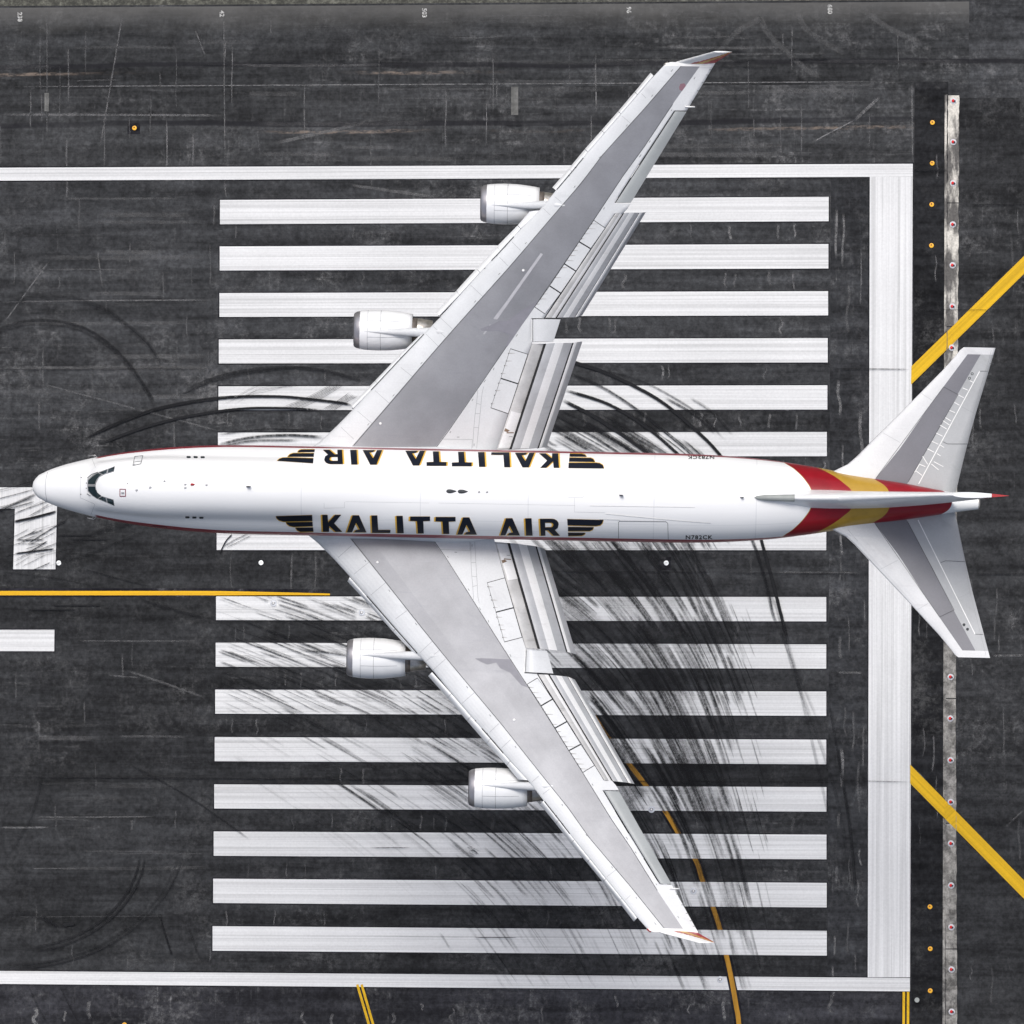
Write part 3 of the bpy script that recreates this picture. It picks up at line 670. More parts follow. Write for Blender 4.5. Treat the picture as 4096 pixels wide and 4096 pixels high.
scf = Rib(); sz = [.0232]
def sadd(pts, hw, al, n=14):
    sz[0] += 0.0; scf.add(smooth_path(pts, n) if len(pts) > 1 else pts, hw*1.6+.6, al, .0242, .4)
random.seed(4)
placed = []
def clear(x, y, r=22):
    for a, b in placed:
        if abs(a-x) < r and abs(b-y) < r*4: return False
    placed.append((x, y)); return True
def vs(n, x0, x1, y0, y1, ln, al, wig=3, hw=(.8, 2.2)):
    for _ in range(n):
        x, y = random.uniform(x0, x1), random.uniform(y0, y1); l = random.uniform(*ln)
        if not clear(x, y) or random.random() < .35: continue
        sadd([(x, y), (x+random.uniform(-wig, wig), y+l/3), (x+random.uniform(-wig, wig), y+2*l/3), (x+random.uniform(-wig, wig), y+l)], random.uniform(*hw), random.uniform(*al))
vs(70, 0, 3600, 60, 560, (60, 260), (.25, .7), 2)
vs(70, 3330, 3460, 740, 3880, (60, 240), (.3, .8), 7, (1.5, 4.5))
vs(40, 3850, 4096, 400, 3900, (50, 200), (.2, .5), 6, (1, 3))
vs(20, 3660, 3770, 400, 3600, (50, 180), (.2, .6), 6, (1, 3))
vs(40, 0, 860, 760, 1700, (40, 180), (.15, .5), 3)
vs(30, 0, 860, 2500, 3850, (40, 160), (.15, .4), 4, (1.2, 3))
vs(40, 0, 3400, 3975, 4060, (30, 110), (.3, .8), 14, (2, 6))
for i in range(1, 16):                                       # between the stripes
    y0, y1 = Rx[i][2]+6, Rx[i+1][1]-6
    vs(16 if i < 8 else 5, 1900, 3300, y0, y0+14, (y1-y0-20, y1-y0-12), (.3, .8) if i < 8 else (.1, .3), 8, (1.5, 4))
    vs(8, 900, 1900, y0, y0+14, (y1-y0-20, y1-y0-12), (.2, .5), 6, (1, 2.5))
for x0, y0, x1, y1, hw, al in ((0, 347, 3640, 326, 1.3, .8), (0, 458, 900, 462, 3, .6), (1100, 573, 1500, 480, 5, .5), (3248, 570, 3420, 480, 1.6, .95), (3420, 480, 3520, 388, 4.5, .7), (3648, 330, 3650, 652, 1.6, .6), (400, 590, 492, 50, 1.6, .6), (188, 30, 188, 560, 1.3, .4), (895, 40, 900, 660, 1.4, .55), (895, 700, 905, 790, 1.6, .5), (780, 120, 820, 220, 1.8, .6), (10, 1300, 200, 1040, 1.8, .6), (150, 1530, 900, 1730, 2, .5), (390, 1000, 410, 1150, 2, .5), (430, 2270+430, 560, 2710, 2, .4), (500, 2680, 820, 2790, 3, .4), (0, 1208, 860, 1200, 1.8, .6), (0, 1470, 860, 1472, 4, .45), (300, 2563, 800, 2563, 1.6, .4), (0, 3310, 200, 3309, 2.4, .6), (130, 3268, 620, 3266, 1.6, .5), (120, 3474, 330, 3474, 1.5, .4), (4020, 3310, 4096, 3240, 2, .3), (1400, 740, 1750, 790, 4, .5), (3100, 2290, 3440, 2292, 2.5, .4), (3350, 2690, 3450, 2692, 3, .5), (3970, 2623, 4096, 2621, 3, .8)):
    sadd([(x0, y0), ((x0+x1)/2, (y0+y1)/2+random.uniform(-2, 2)), (x1, y1)], hw, al, 24)
for _ in range(70):
    x, y = random.uniform(-50, 3300), random.choice((random.uniform(60, 650), random.uniform(60, 650), random.uniform(740, 1750), random.uniform(2450, 3870)))
    if 860 < x < 3330 and y > 720: x = random.uniform(-50, 500)
    l = random.uniform(150, 800) if x < 2000 or y < 650 else 200
    if y > 720: l = min(l, 840-x)
    if l > 60: sadd([(x, y), (x+l/2, y+random.uniform(-4, 4)), (x+l, y+random.uniform(-4, 4))], random.uniform(1.5, 7), random.uniform(.08, .32), 20)
# broad mower-like pale arcs on the upper shoulder
for pts in ([(3040, 60), (3070, 130), (3160, 220), (3230, 280), (3290, 310)], [(3190, 40), (3220, 110), (3300, 170), (3380, 215)], [(3440, 30), (3520, 90), (3590, 130), (3700, 180)], [(2890, 180), (2960, 120), (3050, 70)]):
    sadd(pts, 8, .26, 20)
sheet('pale_patch', [G(1044, 0)]*0 or [G(178, 372), G(196, 372), G(195, 445), G(178, 445)], .0225, M['scuffp'] if 'scuffp' in M else plain('pale_asphalt', (.12, .12, .115), .9, var=.3, sc=2), runway)
sheet('pale_patch', [G(2045, 347), G(2073, 347), G(2073, 460), G(2045, 460)], .0225, bpy.data.materials['pale_asphalt'], runway)
scf.build('pale_scuffs', M['scuff'], runway)
sheet('dark_patch', [G(510, 492), G(560, 492), G(560, 537), G(510, 537)], .0215, M['seal'], runway)
sheet('dark_patch', [G(2638, 2228), G(2684, 2228), G(2684, 2280), G(2638, 2280)], .0215, M['seal'], runway)

# ================================================================== AIRCRAFT
jet = bpy.data.objects.new('cargo_airplane', None); C.objects.link(jet); jet.matrix_world = A; jet.empty_display_size = 3
tag(jet, 'white four-engined cargo jet flying low over the runway, red and gold bands on its tail', 'airplane')
def I(x, tab):
    return float(np.interp(x, [t[0] for t in tab], [t[1] for t in tab]))
W = [(0, .02), (.055, .33), (.22, .58), (.44, .82), (1.06, 1.14), (1.79, 1.45), (3.02, 1.80), (4.37, 2.12), (6.25, 2.49), (8, 2.77), (10.07, 3.0), (12.15, 3.15), (13.4, 3.21), (15.85, 3.25), (47.5, 3.25), (49.6, 3.19), (52.3, 3.03), (54.3, 2.84), (57.45, 2.37), (59.5, 1.97), (62.6, 1.5), (64.15, 1.24), (66.2, .86), (67.8, .60), (68.95, .45)]
ZC = [(0, -1.1), (3, -.75), (6, -.35), (10, 0), (48, 0), (55, .4), (60, 1.0), (64, 1.4), (68.95, 1.72)]
ZT = [(0, -1.08), (.055, -.80), (.22, -.58), (.44, -.36), (1.06, .10), (1.79, .55), (3.02, 1.22), (3.9, 1.68), (4.3, 2.0), (5.0, 2.85), (5.5, 3.25), (6.4, 3.72), (8, 4.2), (10, 4.5), (12, 4.6), (18.5, 4.6), (20.5, 4.35), (22.5, 3.9), (24.5, 3.52), (26.5, 3.4), (50, 3.4), (55, 3.34), (60, 3.1), (64, 2.8), (68.95, 2.15)]
ZB_ = [(0, -1.12), (.055, -1.4), (.22, -1.62), (.44, -1.86), (1.06, -2.3), (1.79, -2.6), (3, -2.95), (4.4, -3.2), (8, -3.45), (12, -3.5), (48, -3.5), (52, -3.15), (55, -2.6), (60, -1.2), (64, 0.05), (68.95, 1.28)]
def fus_sec(x, n=96):
    wd, zc_, zt, zb = I(x, W), I(x, ZC), I(x, ZT), I(x, ZB_)
    up = zt-zc_; hm = up
    lobe = x < 26.5
    if lobe:
        hm = min(up, wd*1.05)
        if x > 20: hm = min(up, lin(x, 20, wd*1.05, 26.5, up) if x < 26.5 else up)
    ru = min(2.12, .72*wd+.12, .98*wd) if lobe else 0
    cz = zt-ru-zc_
    out = []
    for i in range(n):
        th = 2*math.pi*i/n; c, s = math.cos(th), math.sin(th)
        b = hm if c > 0 else (zc_-zb)
        r = 1/math.sqrt((s/wd)**2+(c/b)**2)
        if lobe and up > hm*1.001 and c > 0:
            q = ru*ru-(cz*s)**2
            if q > 0:
                r2 = cz*c+math.sqrt(q)
                if r2 > 0: r = (r**16+r2**16)**(1/16)
        out.append(Vector((x, r*s, zc_+r*c)))
    return out
xs = [0.0, .02, .055, .12, .22, .32, .44, .7, 1.06]+[1.4, 1.79, 2.2, 2.6, 3.02, 3.45, 3.9, 4.1, 4.3, 4.55, 4.8, 5.0, 5.25, 5.5, 5.9, 6.4, 7, 8, 9, 10, 11, 12, 13.4]+[14+.8*i for i in range(44)]+[49.6+.6*i for i in range(33)]
xs = sorted(set(round(x, 3) for x in xs if x < 68.9))+[68.95]
secs = [fus_sec(x) for x in xs]
# smooth the sections lengthwise a little so the interpolated tables leave no creases
arr = np.array([[tuple(p) for p in s] for s in secs])
for it in range(3):
    new = arr.copy()
    for j in range(10, len(xs)-2):
        if 3.8 < xs[j] < 5.6: continue
        t = (xs[j]-xs[j-1])/(xs[j+1]-xs[j-1]); lin_ = arr[j-1]*(1-t)+arr[j+1]*t
        new[j, :, 1:] = arr[j, :, 1:]*.5+lin_[:, 1:]*.5
    arr = new
secs = [[Vector(p) for p in s] for s in arr]
jr = min(range(len(xs)), key=lambda j: abs(xs[j]-px2x(181)))
fus = loft('fuselage', secs[jr:], M['livery'], jet)
nose = loft('radome', secs[:jr+1], M['livery'], jet)
BF = bvh_of(fus, nose)
# ---- decals laid on a skin
def onskin(bvh, pts, off):
    out = []
    for a, b in pts:
        h = cast(bvh, a, b, off)
        out.append(h)
    return out
def decal(name, polys, bvh, off, mat, parent, step=5.0, mirror=False, thick=False):
    V2, E2, F2 = [], [], []
    for poly in polys:
        if sum(poly[i-1][0]*poly[i][1]-poly[i][0]*poly[i-1][1] for i in range(len(poly))) < 0: poly = poly[::-1]
        b = len(V2); m = []
        for i in range(len(poly)):
            p, q = poly[i], poly[(i+1) % len(poly)]; d = math.hypot(q[0]-p[0], q[1]-p[1]); k_ = max(1, int(d/step))
            for j in range(k_): m.append((p[0]+(q[0]-p[0])*j/k_, p[1]+(q[1]-p[1])*j/k_))
        V2 += [Vector(c) for c in m]; F2.append(list(range(b, b+len(m))))
        xs_ = [c[0] for c in poly]; ys_ = [c[1] for c in poly]
        x = min(xs_)+step*.63
        while x < max(xs_):
            y = min(ys_)+step*.41
            while y < max(ys_):
                if inside(x, y, poly): V2.append(Vector((x, y)))
                y += step
            x += step
    r = delaunay_2d_cdt(V2, E2, F2, 1, 1e-4)
    vs_, fs = r[0], [f for f, o_ in zip(r[2], r[5]) if len(o_)]
    P = onskin(bvh, [(v.x, v.y) for v in vs_], off)
    fs = [f for f in fs if all(P[i] is not None for i in f)]
    P = [p if p is not None else Vector((0, 0, 0)) for p in P]
    o = mk(name, P, fs, mat, parent, smooth=False)
    bm = bmesh.new(); bm.from_mesh(o.data); bmesh.ops.delete(bm, geom=[v for v in bm.verts if not v.link_faces], context='VERTS'); bm.to_mesh(o.data); bm.free()
    if mirror:
        o2 = mk(name, flipy([v.co for v in o.data.vertices]), [list(p.vertices)[::-1] for p in o.data.polygons], mat, mirror); return o, o2
    return o
def line_polys(pxs, hw):
    out = []
    for (x0, y0), (x1, y1) in zip(pxs[:-1], pxs[1:]):
        d = math.hypot(x1-x0, y1-y0) or 1; nx, ny = -(y1-y0)/d*hw, (x1-x0)/d*hw; ex, ey = (x1-x0)/d*hw*.6, (y1-y0)/d*hw*.6
        out.append([(x0+nx-ex, y0+ny-ey), (x1+nx+ex, y1+ny+ey), (x1-nx+ex, y1-ny+ey), (x0-nx-ex, y0-ny-ey)])
    return out
def seams(name, lines, hw, bvh, off, mat, parent, mirror=False):
    for pxs in lines:
        V, F = [], []
        for q in line_polys(pxs, hw):
            n = max(1, int(math.hypot(q[1][0]-q[0][0], q[1][1]-q[0][1])/6)); T = []
            for i in range(n+1):
                t = i/n
                for (p0, p1) in ((q[0], q[1]), (q[3], q[2])):
                    T.append(cast(bvh, p0[0]+(p1[0]-p0[0])*t, p0[1]+(p1[1]-p0[1])*t, off))
            for i in range(n):
                a = T[2*i:2*i+4]
                if any(h is None for h in a) or max((a[0]-a[2]).length, (a[0]-a[1]).length) > 2.5: continue
                c = len(V); V += a; F.append((c, c+1, c+3, c+2))
        if not V: continue
        o = mk(name, V, F, mat, parent)
        bm = bmesh.new(); bm.from_mesh(o.data); bmesh.ops.remove_doubles(bm, verts=bm.verts, dist=.002); bm.to_mesh(o.data); bm.free()
        if mirror:
            me = o.data.copy(); me.transform(Matrix.Scale(-1, 4, Vector((0, 1, 0)))); me.flip_normals()
            o2 = bpy.data.objects.new(name, me); C.objects.link(o2); o2.parent = mirror
zz = lambda pts, ox, oy, s: [(ox+a*s, oy+b*s) for a, b in pts]
N4 = lambda pts: zz(pts, 100, 1750, .258799)
Z5 = lambda pts: zz(pts, 1080, 1780, .362319)
# cockpit glazing
decal('windshield_frame', [N4([(963, 745), (966, 650), (1045, 584), (1128, 539), (1392, 445), (1378, 528), (1222, 578), (1147, 617), (1103, 700), (1092, 745), (1100, 800), (1127, 855), (1190, 903), (1369, 957), (1384, 1055), (1118, 948), (1042, 903), (970, 832)])], BF, .012, M['frame'], jet, 4)
for q in ([(978, 718), (982, 664), (1050, 600), (1130, 552), (1185, 573), (1140, 610), (1108, 650), (1090, 690), (1085, 720)], [(977, 758), (1086, 758), (1095, 800), (1120, 850), (1180, 904), (1120, 941), (1050, 895), (985, 824)]):
    decal('windshield', [N4(q)], BF, .026, M['glass'], jet, 4)
for q in ([(1148, 545), (1272, 496), (1260, 550), (1213, 571)], [(1292, 490), (1387, 451), (1372, 522), (1283, 548)], [(1137, 944), (1197, 913), (1247, 931), (1258, 993)], [(1266, 936), (1364, 962), (1378, 1050), (1280, 1003)]):
    decal('side_window', [N4(q)], BF, .026, M['glass'], jet, 4)
for q in ([(970, 628), (1035, 575), (1130, 540)], [(964, 868), (1020, 900)]):
    seams('wiper', [N4(q)], 1.1, BF, .05, M['seam'], jet)
seams('panel_seam', [N4([(348, 540), (325, 640), (315, 745), (318, 860), (340, 985)])], .75, BF, .008, M['seam_l'], jet)
seams('panel_seam', [N4([(1040, 340), (1090, 465)]), N4([(860, 563), (855, 930), (1080, 1030), (1015, 1205)])], .45, BF, .008, M['seam_l'], jet)
for (x, y) in N4([(873, 620), (865, 876), (953, 705), (951, 783), (1587, 710)]):
    decal('sensor', [[(x+2.4*math.cos(a*1.05), y+1.9*math.sin(a*1.05)) for a in range(6)]], BF, .03, M['black'], jet, 3)
# upper deck windows
for (x, y) in ((754.5, 1829), (782.5, 1829), (810.5, 1829.5), (749.5, 2068.7), (777.5, 2069.5), (805.5, 2070.3)):
    decal('deck_window', [[(x+dx, y+dy) for dx, dy in ((-6, -3.8), (6, -3.8), (8.6, -1.5), (8.6, 2), (6, 4), (-6, 4), (-8.6, 1.5), (-8.6, -2))]], BF, .02, M['glass'], jet, 3)
# doors and hatches: outlined panels
dr = N4([(1697, 300), (1822, 285), (1790, 412), (1668, 437)])
decal('crew_door', [dr], BF, .02, M['white'], jet, 4)
seams('panel_seam', [dr+dr[:1], N4([(1685, 385), (1793, 370)]), N4([(1680, 420), (1700, 415)])], .9, BF, .034, M['seam'], jet)
hq = N4([(1470, 798), (1555, 800), (1556, 905), (1470, 905)])
decal('escape_hatch', [hq], BF, .02, M['white'], jet, 4)
seams('hatch_outline', [hq+hq[:1]], 1.4, BF, .036, M['maroon'], jet)
decal('hatch_handle', [N4([(1490, 845), (1535, 843), (1537, 875), (1492, 877)])], BF, .03, M['frame'], jet, 3)
seams('panel_seam', [[(611, 2101), (617, 2104), (664, 2107), (671, 2116)], [(611, 2101), (614, 2110)]], .9, BF, .02, M['seam'], jet)
cd = [(2474, 2153), (2474, 2089), (2480, 2085), (2664, 2087), (2671, 2093), (2673, 2157)]
seams('panel_seam', [cd], .8, BF, .012, M['seam'], jet)
seams('hinge_line', [[(2476, 2083.5), (2664, 2085.5)]], 1.1, BF, .03, M['seam_l'], jet)
for (x0, y0, x1, y1, hw) in ((2422, 2054, 2720, 2082, 1.7), (2720, 2082, 2842, 2091, 1.2), (2400, 2075, 2480, 2078, 1.6), (2360, 2022, 2780, 2028, 1.0)):
    seams('skin_strap', [[(x0, y0), (x1, y1)]], hw, BF, .03, M['sealant'], jet)
    seams('panel_seam', [[(x0, y0+hw+.6), (x1, y1+hw+.6)]], .35, BF, .02, M['seam_l'], jet)
seams('panel_seam', [Z5([(597, 640), (597, 697), (823, 693), (823, 628)]), Z5([(832, 625), (1755, 640)]), [(1754, 2012), (2300, 2022)], [(2298, 1992), (2298, 2048), (2420, 2051)], [(2265, 1978), (2270, 1965), (2330, 1965), (2340, 1980), (2330, 1990), (2275, 1990), (2265, 1978)]], .32, BF, .008, M['seam_l'], jet)

# ---- titles
K_ = [(575, 768), (635, 768), (642, 850), (718, 768), (785, 768), (708, 862), (797, 955), (725, 955), (655, 892), (652, 955), (585, 955)]
A_ = [(912, 773), (982, 773), (1065, 962), (928, 962), (948, 936), (990, 928), (950, 856), (905, 962), (848, 962)]
L_ = [(1118, 775), (1185, 775), (1195, 935), (1330, 935), (1328, 967), (1128, 967)]
I_ = [(1395, 780), (1465, 780), (1477, 970), (1405, 970)]
T_ = [(1548, 787), (1767, 787), (1768, 835), (1692, 838), (1698, 973), (1632, 973), (1622, 838), (1545, 835)]
sh = lambda p, dx, dy: [(a+dx, b+dy) for a, b in p]
R1 = [sh(q, 1849, 0) for q in ([(1130, 812), (1187, 812), (1192, 998), (1140, 998)], [(1186, 812), (1265, 812), (1262, 855), (1186, 855)], [(1262, 812), (1290, 816), (1315, 828), (1332, 848), (1338, 870), (1328, 912), (1305, 930), (1262, 906), (1274, 893), (1279, 878), (1276, 864), (1258, 855)], [(1188, 905), (1266, 904), (1308, 928), (1288, 940), (1190, 940)], [(1216, 934), (1294, 934), (1352, 998), (1282, 998)])]
letters = [('letter_k', K_), ('letter_a', A_), ('letter_l', L_), ('letter_i', I_), ('letter_t', T_), ('letter_t', sh(T_, 281, 5)), ('letter_a', sh(A_, 1219, 24)), ('letter_a', sh(A_, 1694, 33)), ('letter_i', sh(I_, 1422, 27)), ('letter_r', R1)]
letters = [(n_, p if isinstance(p[0], list) else [p]) for n_, p in letters]
f1 = [(65, 783), (465, 770), (468, 835), (150, 843), (100, 828), (75, 805)]
f2 = [(175, 850), (470, 846), (473, 893), (260, 900), (215, 890), (190, 872)]
f3 = [(280, 910), (476, 908), (480, 953), (335, 955), (300, 938)]
g1 = sh([(1432, 815), (1832, 825), (1820, 860), (1795, 883), (1750, 891), (1436, 884)], 1849, 0)
g2_ = sh([(1440, 901), (1725, 905), (1712, 930), (1680, 946), (1440, 947)], 1849, 0)
g3 = sh([(1440, 965), (1632, 967), (1620, 985), (1590, 998), (1443, 1001)], 1849, 0)
def swept(p, dx, dy, n=5): return [sh(p, dx*i/n, dy*i/n) for i in range(0, n+1)]
def title(mapf, gx, gy, wing_sets):
    for nm, p in letters:
        base = decal(nm, [mapf(q) for p1 in p for q in swept(p1, gx, gy)], BF, .014, M['gold'], jet, 4.2)
        decal('letter_face', [mapf(p1) for p1 in p], BF, .032, M['navy'], base, 4.2)
    for (ps, ex, ey) in wing_sets:
        for p in ps:
            b = decal('wing_emblem', [q for q in swept(p, ex, ey, 3)], BF, .012, M['gold'], jet, 4.2)
            decal('feather', [p], BF, .03, M['navy'], b, 4.2)
title(Z5, -17, 5, [([Z5(f1), Z5(f2), Z5(f3)], -1.2, 3.0), ([Z5(g1), Z5(g2_), Z5(g3)], 1.4, 3.0)])
def upmap(p): return Z5([(3191-(a-575)*.9924, 255-(b-768)*.85-(a-575)*.0012) for a, b in p])
uf = [Z5(sh(q, 1849, 0)) for q in ([(1445, 258), (1838, 262), (1825, 225), (1790, 204), (1750, 199), (1448, 199)], [(1452, 187), (1738, 190), (1722, 160), (1690, 146), (1455, 143)], [(1458, 131), (1645, 133), (1630, 112), (1595, 102), (1460, 100)])]
ul = [Z5(q) for q in ([(80, 178), (475, 205), (480, 150), (200, 142), (140, 144), (105, 156)], [(195, 133), (483, 133), (487, 94), (260, 93), (220, 106)], [(305, 84), (490, 80), (495, 53), (350, 53), (320, 63)])]
title(upmap, -17, 5, [(uf, 1.4, -2.8), (ul, -1.4, -2.6)])
def reg(x0, x1, y0, y1, flip):
    cu = bpy.data.curves.new('reg', 'FONT'); cu.body = 'N782CK'; cu.offset = .018; cu.space_character = 1.12; cu.resolution_u = 2; cu.align_x = 'LEFT'
    o = bpy.data.objects.new('reg', cu); C.objects.link(o); dg = bpy.context.evaluated_depsgraph_get(); me = bpy.data.meshes.new_from_object(o.evaluated_get(dg)); bpy.data.objects.remove(o)
    vx = [v.co.x for v in me.vertices]; vy = [v.co.y for v in me.vertices]
    V = []
    for v in me.vertices:
        u = (v.co.x-min(vx))/(max(vx)-min(vx)); t = (v.co.y-min(vy))/(max(vy)-min(vy))
        if flip: u, t = 1-u, 1-t
        V.append(cast(BF, x0+(x1-x0)*u, y1+(y0-y1)*t, .025))
    mk('registration', V, [list(p.vertices) for p in me.polygons], M['black'], jet)
reg(2743, 2850, 2140, 2156, False); reg(2750, 2857, 1824, 1837, True)

# ---- roof fittings
def blade(name, px, py, ln, hgt, th, mat):
    p = cast(BF, px, py, 0); x, y, z = p
    V = [(x-ln/2, y-th, z-.1), (x+ln/2, y-th*.5, z-.1), (x+ln/2, y+th*.5, z-.1), (x-ln/2, y+th, z-.1), (x-ln*.1, y-th*.4, z+hgt), (x+ln*.55, y-th*.3, z+hgt), (x+ln*.55, y+th*.3, z+hgt), (x-ln*.1, y+th*.4, z+hgt)]
    return fixn(mk(name, V, [(0, 1, 2, 3), (4, 5, 6, 7), (0, 1, 5, 4), (1, 2, 6, 5), (2, 3, 7, 6), (3, 0, 4, 7)], mat, jet))
def pod(name, px, py, ln, wd, hgt, mat):
    p = cast(BF, px, py, -.02); V, F = [], []; n, m = 12, 10
    for i in range(n+1):
        t = i/n; r = (math.sin(math.pi*t**.62))**.8 if 0 < t < 1 else 0.001
        for j in range(m): a = 2*math.pi*j/m; V.append((p.x-ln/2+ln*t, p.y+wd*r*math.sin(a), p.z+hgt*r*math.cos(a)))
    for i in range(n):
        for j in range(m): a, b = i*m+j, i*m+(j+1) % m; F.append((a, b, b+m, a+m))
    return fixn(mk(name, V, F, mat, jet, smooth=True))
pod('satellite_antenna', 1806, 1965, .80, .15, .16, M['seam']); pod('satellite_antenna', 1852, 1966, .80, .15, .16, M['seam'])
pod('beacon', 771, 1938, .36, .10, .16, M['red']); blade('blade_antenna', 993, 1946, .34, .42, .05, M['seam']); blade('blade_antenna', 2484, 1981, .30, .45, .05, M['seam']); blade('blade_antenna', 2967, 1990, .26, .34, .05, M['seam'])
for (x, y) in ((659, 1924), (602, 1950), (742, 1938), (742, 1951), (827, 1940), (1917, 1968), (1949, 1968), (547.5, 1961)): pod('roof_fitting', x, y, .22, .09, .08, M['frame'])
def tube(name, pts, r, mat, parent, n=8):
    V, F = [], []
    for i, p in enumerate(pts):
        d = (pts[min(i+1, len(pts)-1)]-pts[max(i-1, 0)]).normalized(); u = d.orthogonal().normalized(); v = d.cross(u)
        for j in range(n): a = 2*math.pi*j/n; V.append(p+(u*math.cos(a)+v*math.sin(a))*r)
    for i in range(len(pts)-1):
        for j in range(n): a, b = i*n+j, i*n+(j+1) % n; F.append((a, b, b+n, a+n))
    F += [list(range(n)), list(range(len(V)-n, len(V)))]
    return fixn(mk(name, V, F, mat, parent, smooth=True))
for s in (1, -1):
    for dx, dz in ((0, 0), (.12, -.35)):
        x0 = px2x(384)+dx; y0 = I(x0, W)-.05
        tube('pitot_probe', [Vector((x0, s*y0, -.4+dz)), Vector((x0-.2, s*(y0+.2), -.4+dz)), Vector((x0-.52, s*(y0+.2-.06), -.4+dz))], .028, M['frame'], jet)

# ---- wings
def wz(y): y = abs(y)-3.2; return -1.95+.122*y+.0018*max(y, 0)**2
def wpt(px, py):
    z = 0
    for _ in range(4): p = air(px, py, z); z = wz(p.y)
    return p
ZA = lambda pts: zz(pts, 1200, 1200, .31056); ZBp = lambda pts: zz(pts, 1700, 1200, .31056); ZCp = lambda pts: zz(pts, 1700, 700, .31056)
ZD = lambda pts: zz(pts, 2100, 700, .31056); ZE = lambda pts: zz(pts, 2100, 200, .31056); ZF = lambda pts: zz(pts, 2450, 180, .2588)
LE = ZA([(-40, 2050), (130, 1925), (270, 1815), (390, 1705), (600, 1500), (690, 1400), (990, 1075), (1300, 745), (1590, 440), (1800, 230)])+ZCp([(400, 1600), (710, 1255), (970, 980), (1230, 695), (1480, 450), (1680, 205)])+ZE([(600, 1565), (810, 1315), (1020, 1075), (1235, 825), (1440, 590), (1655, 335)])+ZF([(790, 320)])
BFr = ZA([(600, 1980), (695, 1870), (1160, 1330), (1500, 930), (1780, 605)])+ZCp([(420, 1930), (1110, 1160), (1620, 560)])+ZD([(720, 110)])+ZE([(1000, 1350), (1560, 730)])+ZF([(1055, 330)])
BRr = ZBp([(20, 2080), (150, 1890), (300, 1690), (680, 1140), (1050, 600), (1470, 0)])+ZD([(300, 1440), (695, 860), (885, 580), (1270, 0)])+ZE([(1540, 1240), (1900, 700)])+ZF([(1340, 345)])
def tab(pxs):
    q = [wpt(a, b) for a, b in pxs]; return sorted((p.y, p.x) for p in q)
tLE, tBF, tBR = tab(LE), tab(BFr), tab(BRr)
def ex(y, t):
    if y <= t[0][0]: a, b = t[0], t[1]
    elif y >= t[-1][0]: a, b = t[-2], t[-1]
    else: return I(y, t)
    return a[1]+(b[1]-a[1])*(y-a[0])/(b[0]-a[0])
def Y(px, py): return wpt(px, py).y
tin = tab([(1950, 1925), (1987, 1797.8), (2032, 1656.5), (2072.7, 1535.4), (2113, 1414), (2128.6, 1372)])
tia = tab([(2127, 1369), (2125.5, 1274)])
tou = tab([(2178, 1270), (2241, 1172), (2302, 1085), (2362.4, 998), (2421.4, 911), (2461.8, 855)])
tnx = tab([(2494, 852), (2503.7, 843), (2521.5, 817)])
tal = tab([(2457, 812), (2543, 677), (2697, 443)])
ttp = tab([(2748, 441), (2857.6, 257.6)])
tnom = tab([(2030, 1925), (2075, 1797), (2213, 1367), (2242, 1276), (2521, 816), (2748, 441), (2857.6, 257.6)])
ys0 = 2.6; yI0, yI1, yO0, yO1, yA0, yA1 = Y(2128, 1371), Y(2126, 1273), Y(2178, 1271), Y(2480, 853.5), Y(2500, 815.5), Y(2720, 442)
yt = Y(2760, 250)
def wTE(y):
    if y < yI0: return ex(y, tin)
    if y < yI1: return ex(y, tia)
    if y < yO1: return ex(y, tou)
    if y < yA0: return ex(y, tnx)
    if y < yA1: return ex(y, tal)
    return ex(y, ttp)
def foil(u): u = min(max(u, 0), 1); return 5*(.2969*math.sqrt(u)-.126*u-.3516*u*u+.2843*u**3-.1015*u**4)
def wtop(y, x):
    l, c = ex(y, tLE), ex(y, tnom)-ex(y, tLE); tc = lin(y, 3, .125, 31, .08)
    return wz(y)+foil((x-l)/c)*tc*c*1.05 - .012*c*((x-l)/c-.4)
def wbot(y, x):
    l, c = ex(y, tLE), ex(y, tnom)-ex(y, tLE); tc = lin(y, 3, .125, 31, .08)
    return wz(y)-foil((x-l)/c)*tc*c*.85 - .012*c*((x-l)/c-.4)
e_ = .012
yst = sorted([ys0+i*1.15 for i in range(int((yt-ys0)/1.15))]+[yI0-e_, yI0+e_, yI1-e_, yI1+e_, yO1-e_, yO1+e_, yA0-e_, yA0+e_, yA1-e_, yA1+e_, yt-.28, yt-.1, yt])
def wing_sections(s):
    S = []
    for y in yst:
        l, bf, br, te = ex(y, tLE), ex(y, tBF), ex(y, tBR), wTE(y)
        if y > yt-.05: l += .25
        br = min(br, te-.15)
        up = [l+(bf-l)*(1-math.cos(math.pi/2*i/7)) for i in range(7)]+[bf+(br-bf)*i/4 for i in range(4)]+[br+(te-br)*i/4 for i in range(5)]
        lo = [te-(te-l)*(1-(1-i/7)**1.6) for i in range(0, 7)]
        S.append([Vector((x, s*y, wtop(y, x))) for x in up]+[Vector((x, s*y, wbot(y, x))) for x in lo])
    return S
jt = sum(1 for y in yst if y < yt-.3)
wings = {}
for s in (1, -1):
    wings[s] = loft('wing', wing_sections(s), [M['wing_paint'], M['wing_box'], M['sealant']], jet, mi_of=lambda j, i: 2 if j >= jt else (1 if 7 <= i < 11 else 0), smooth=False)
    wings[s]['label'] = 'right wing' if s == 1 else 'left wing'
    me = wings[s].data
    for p in me.polygons: p.use_smooth = p.normal.z > .35
BW = bvh_of(wings[1])
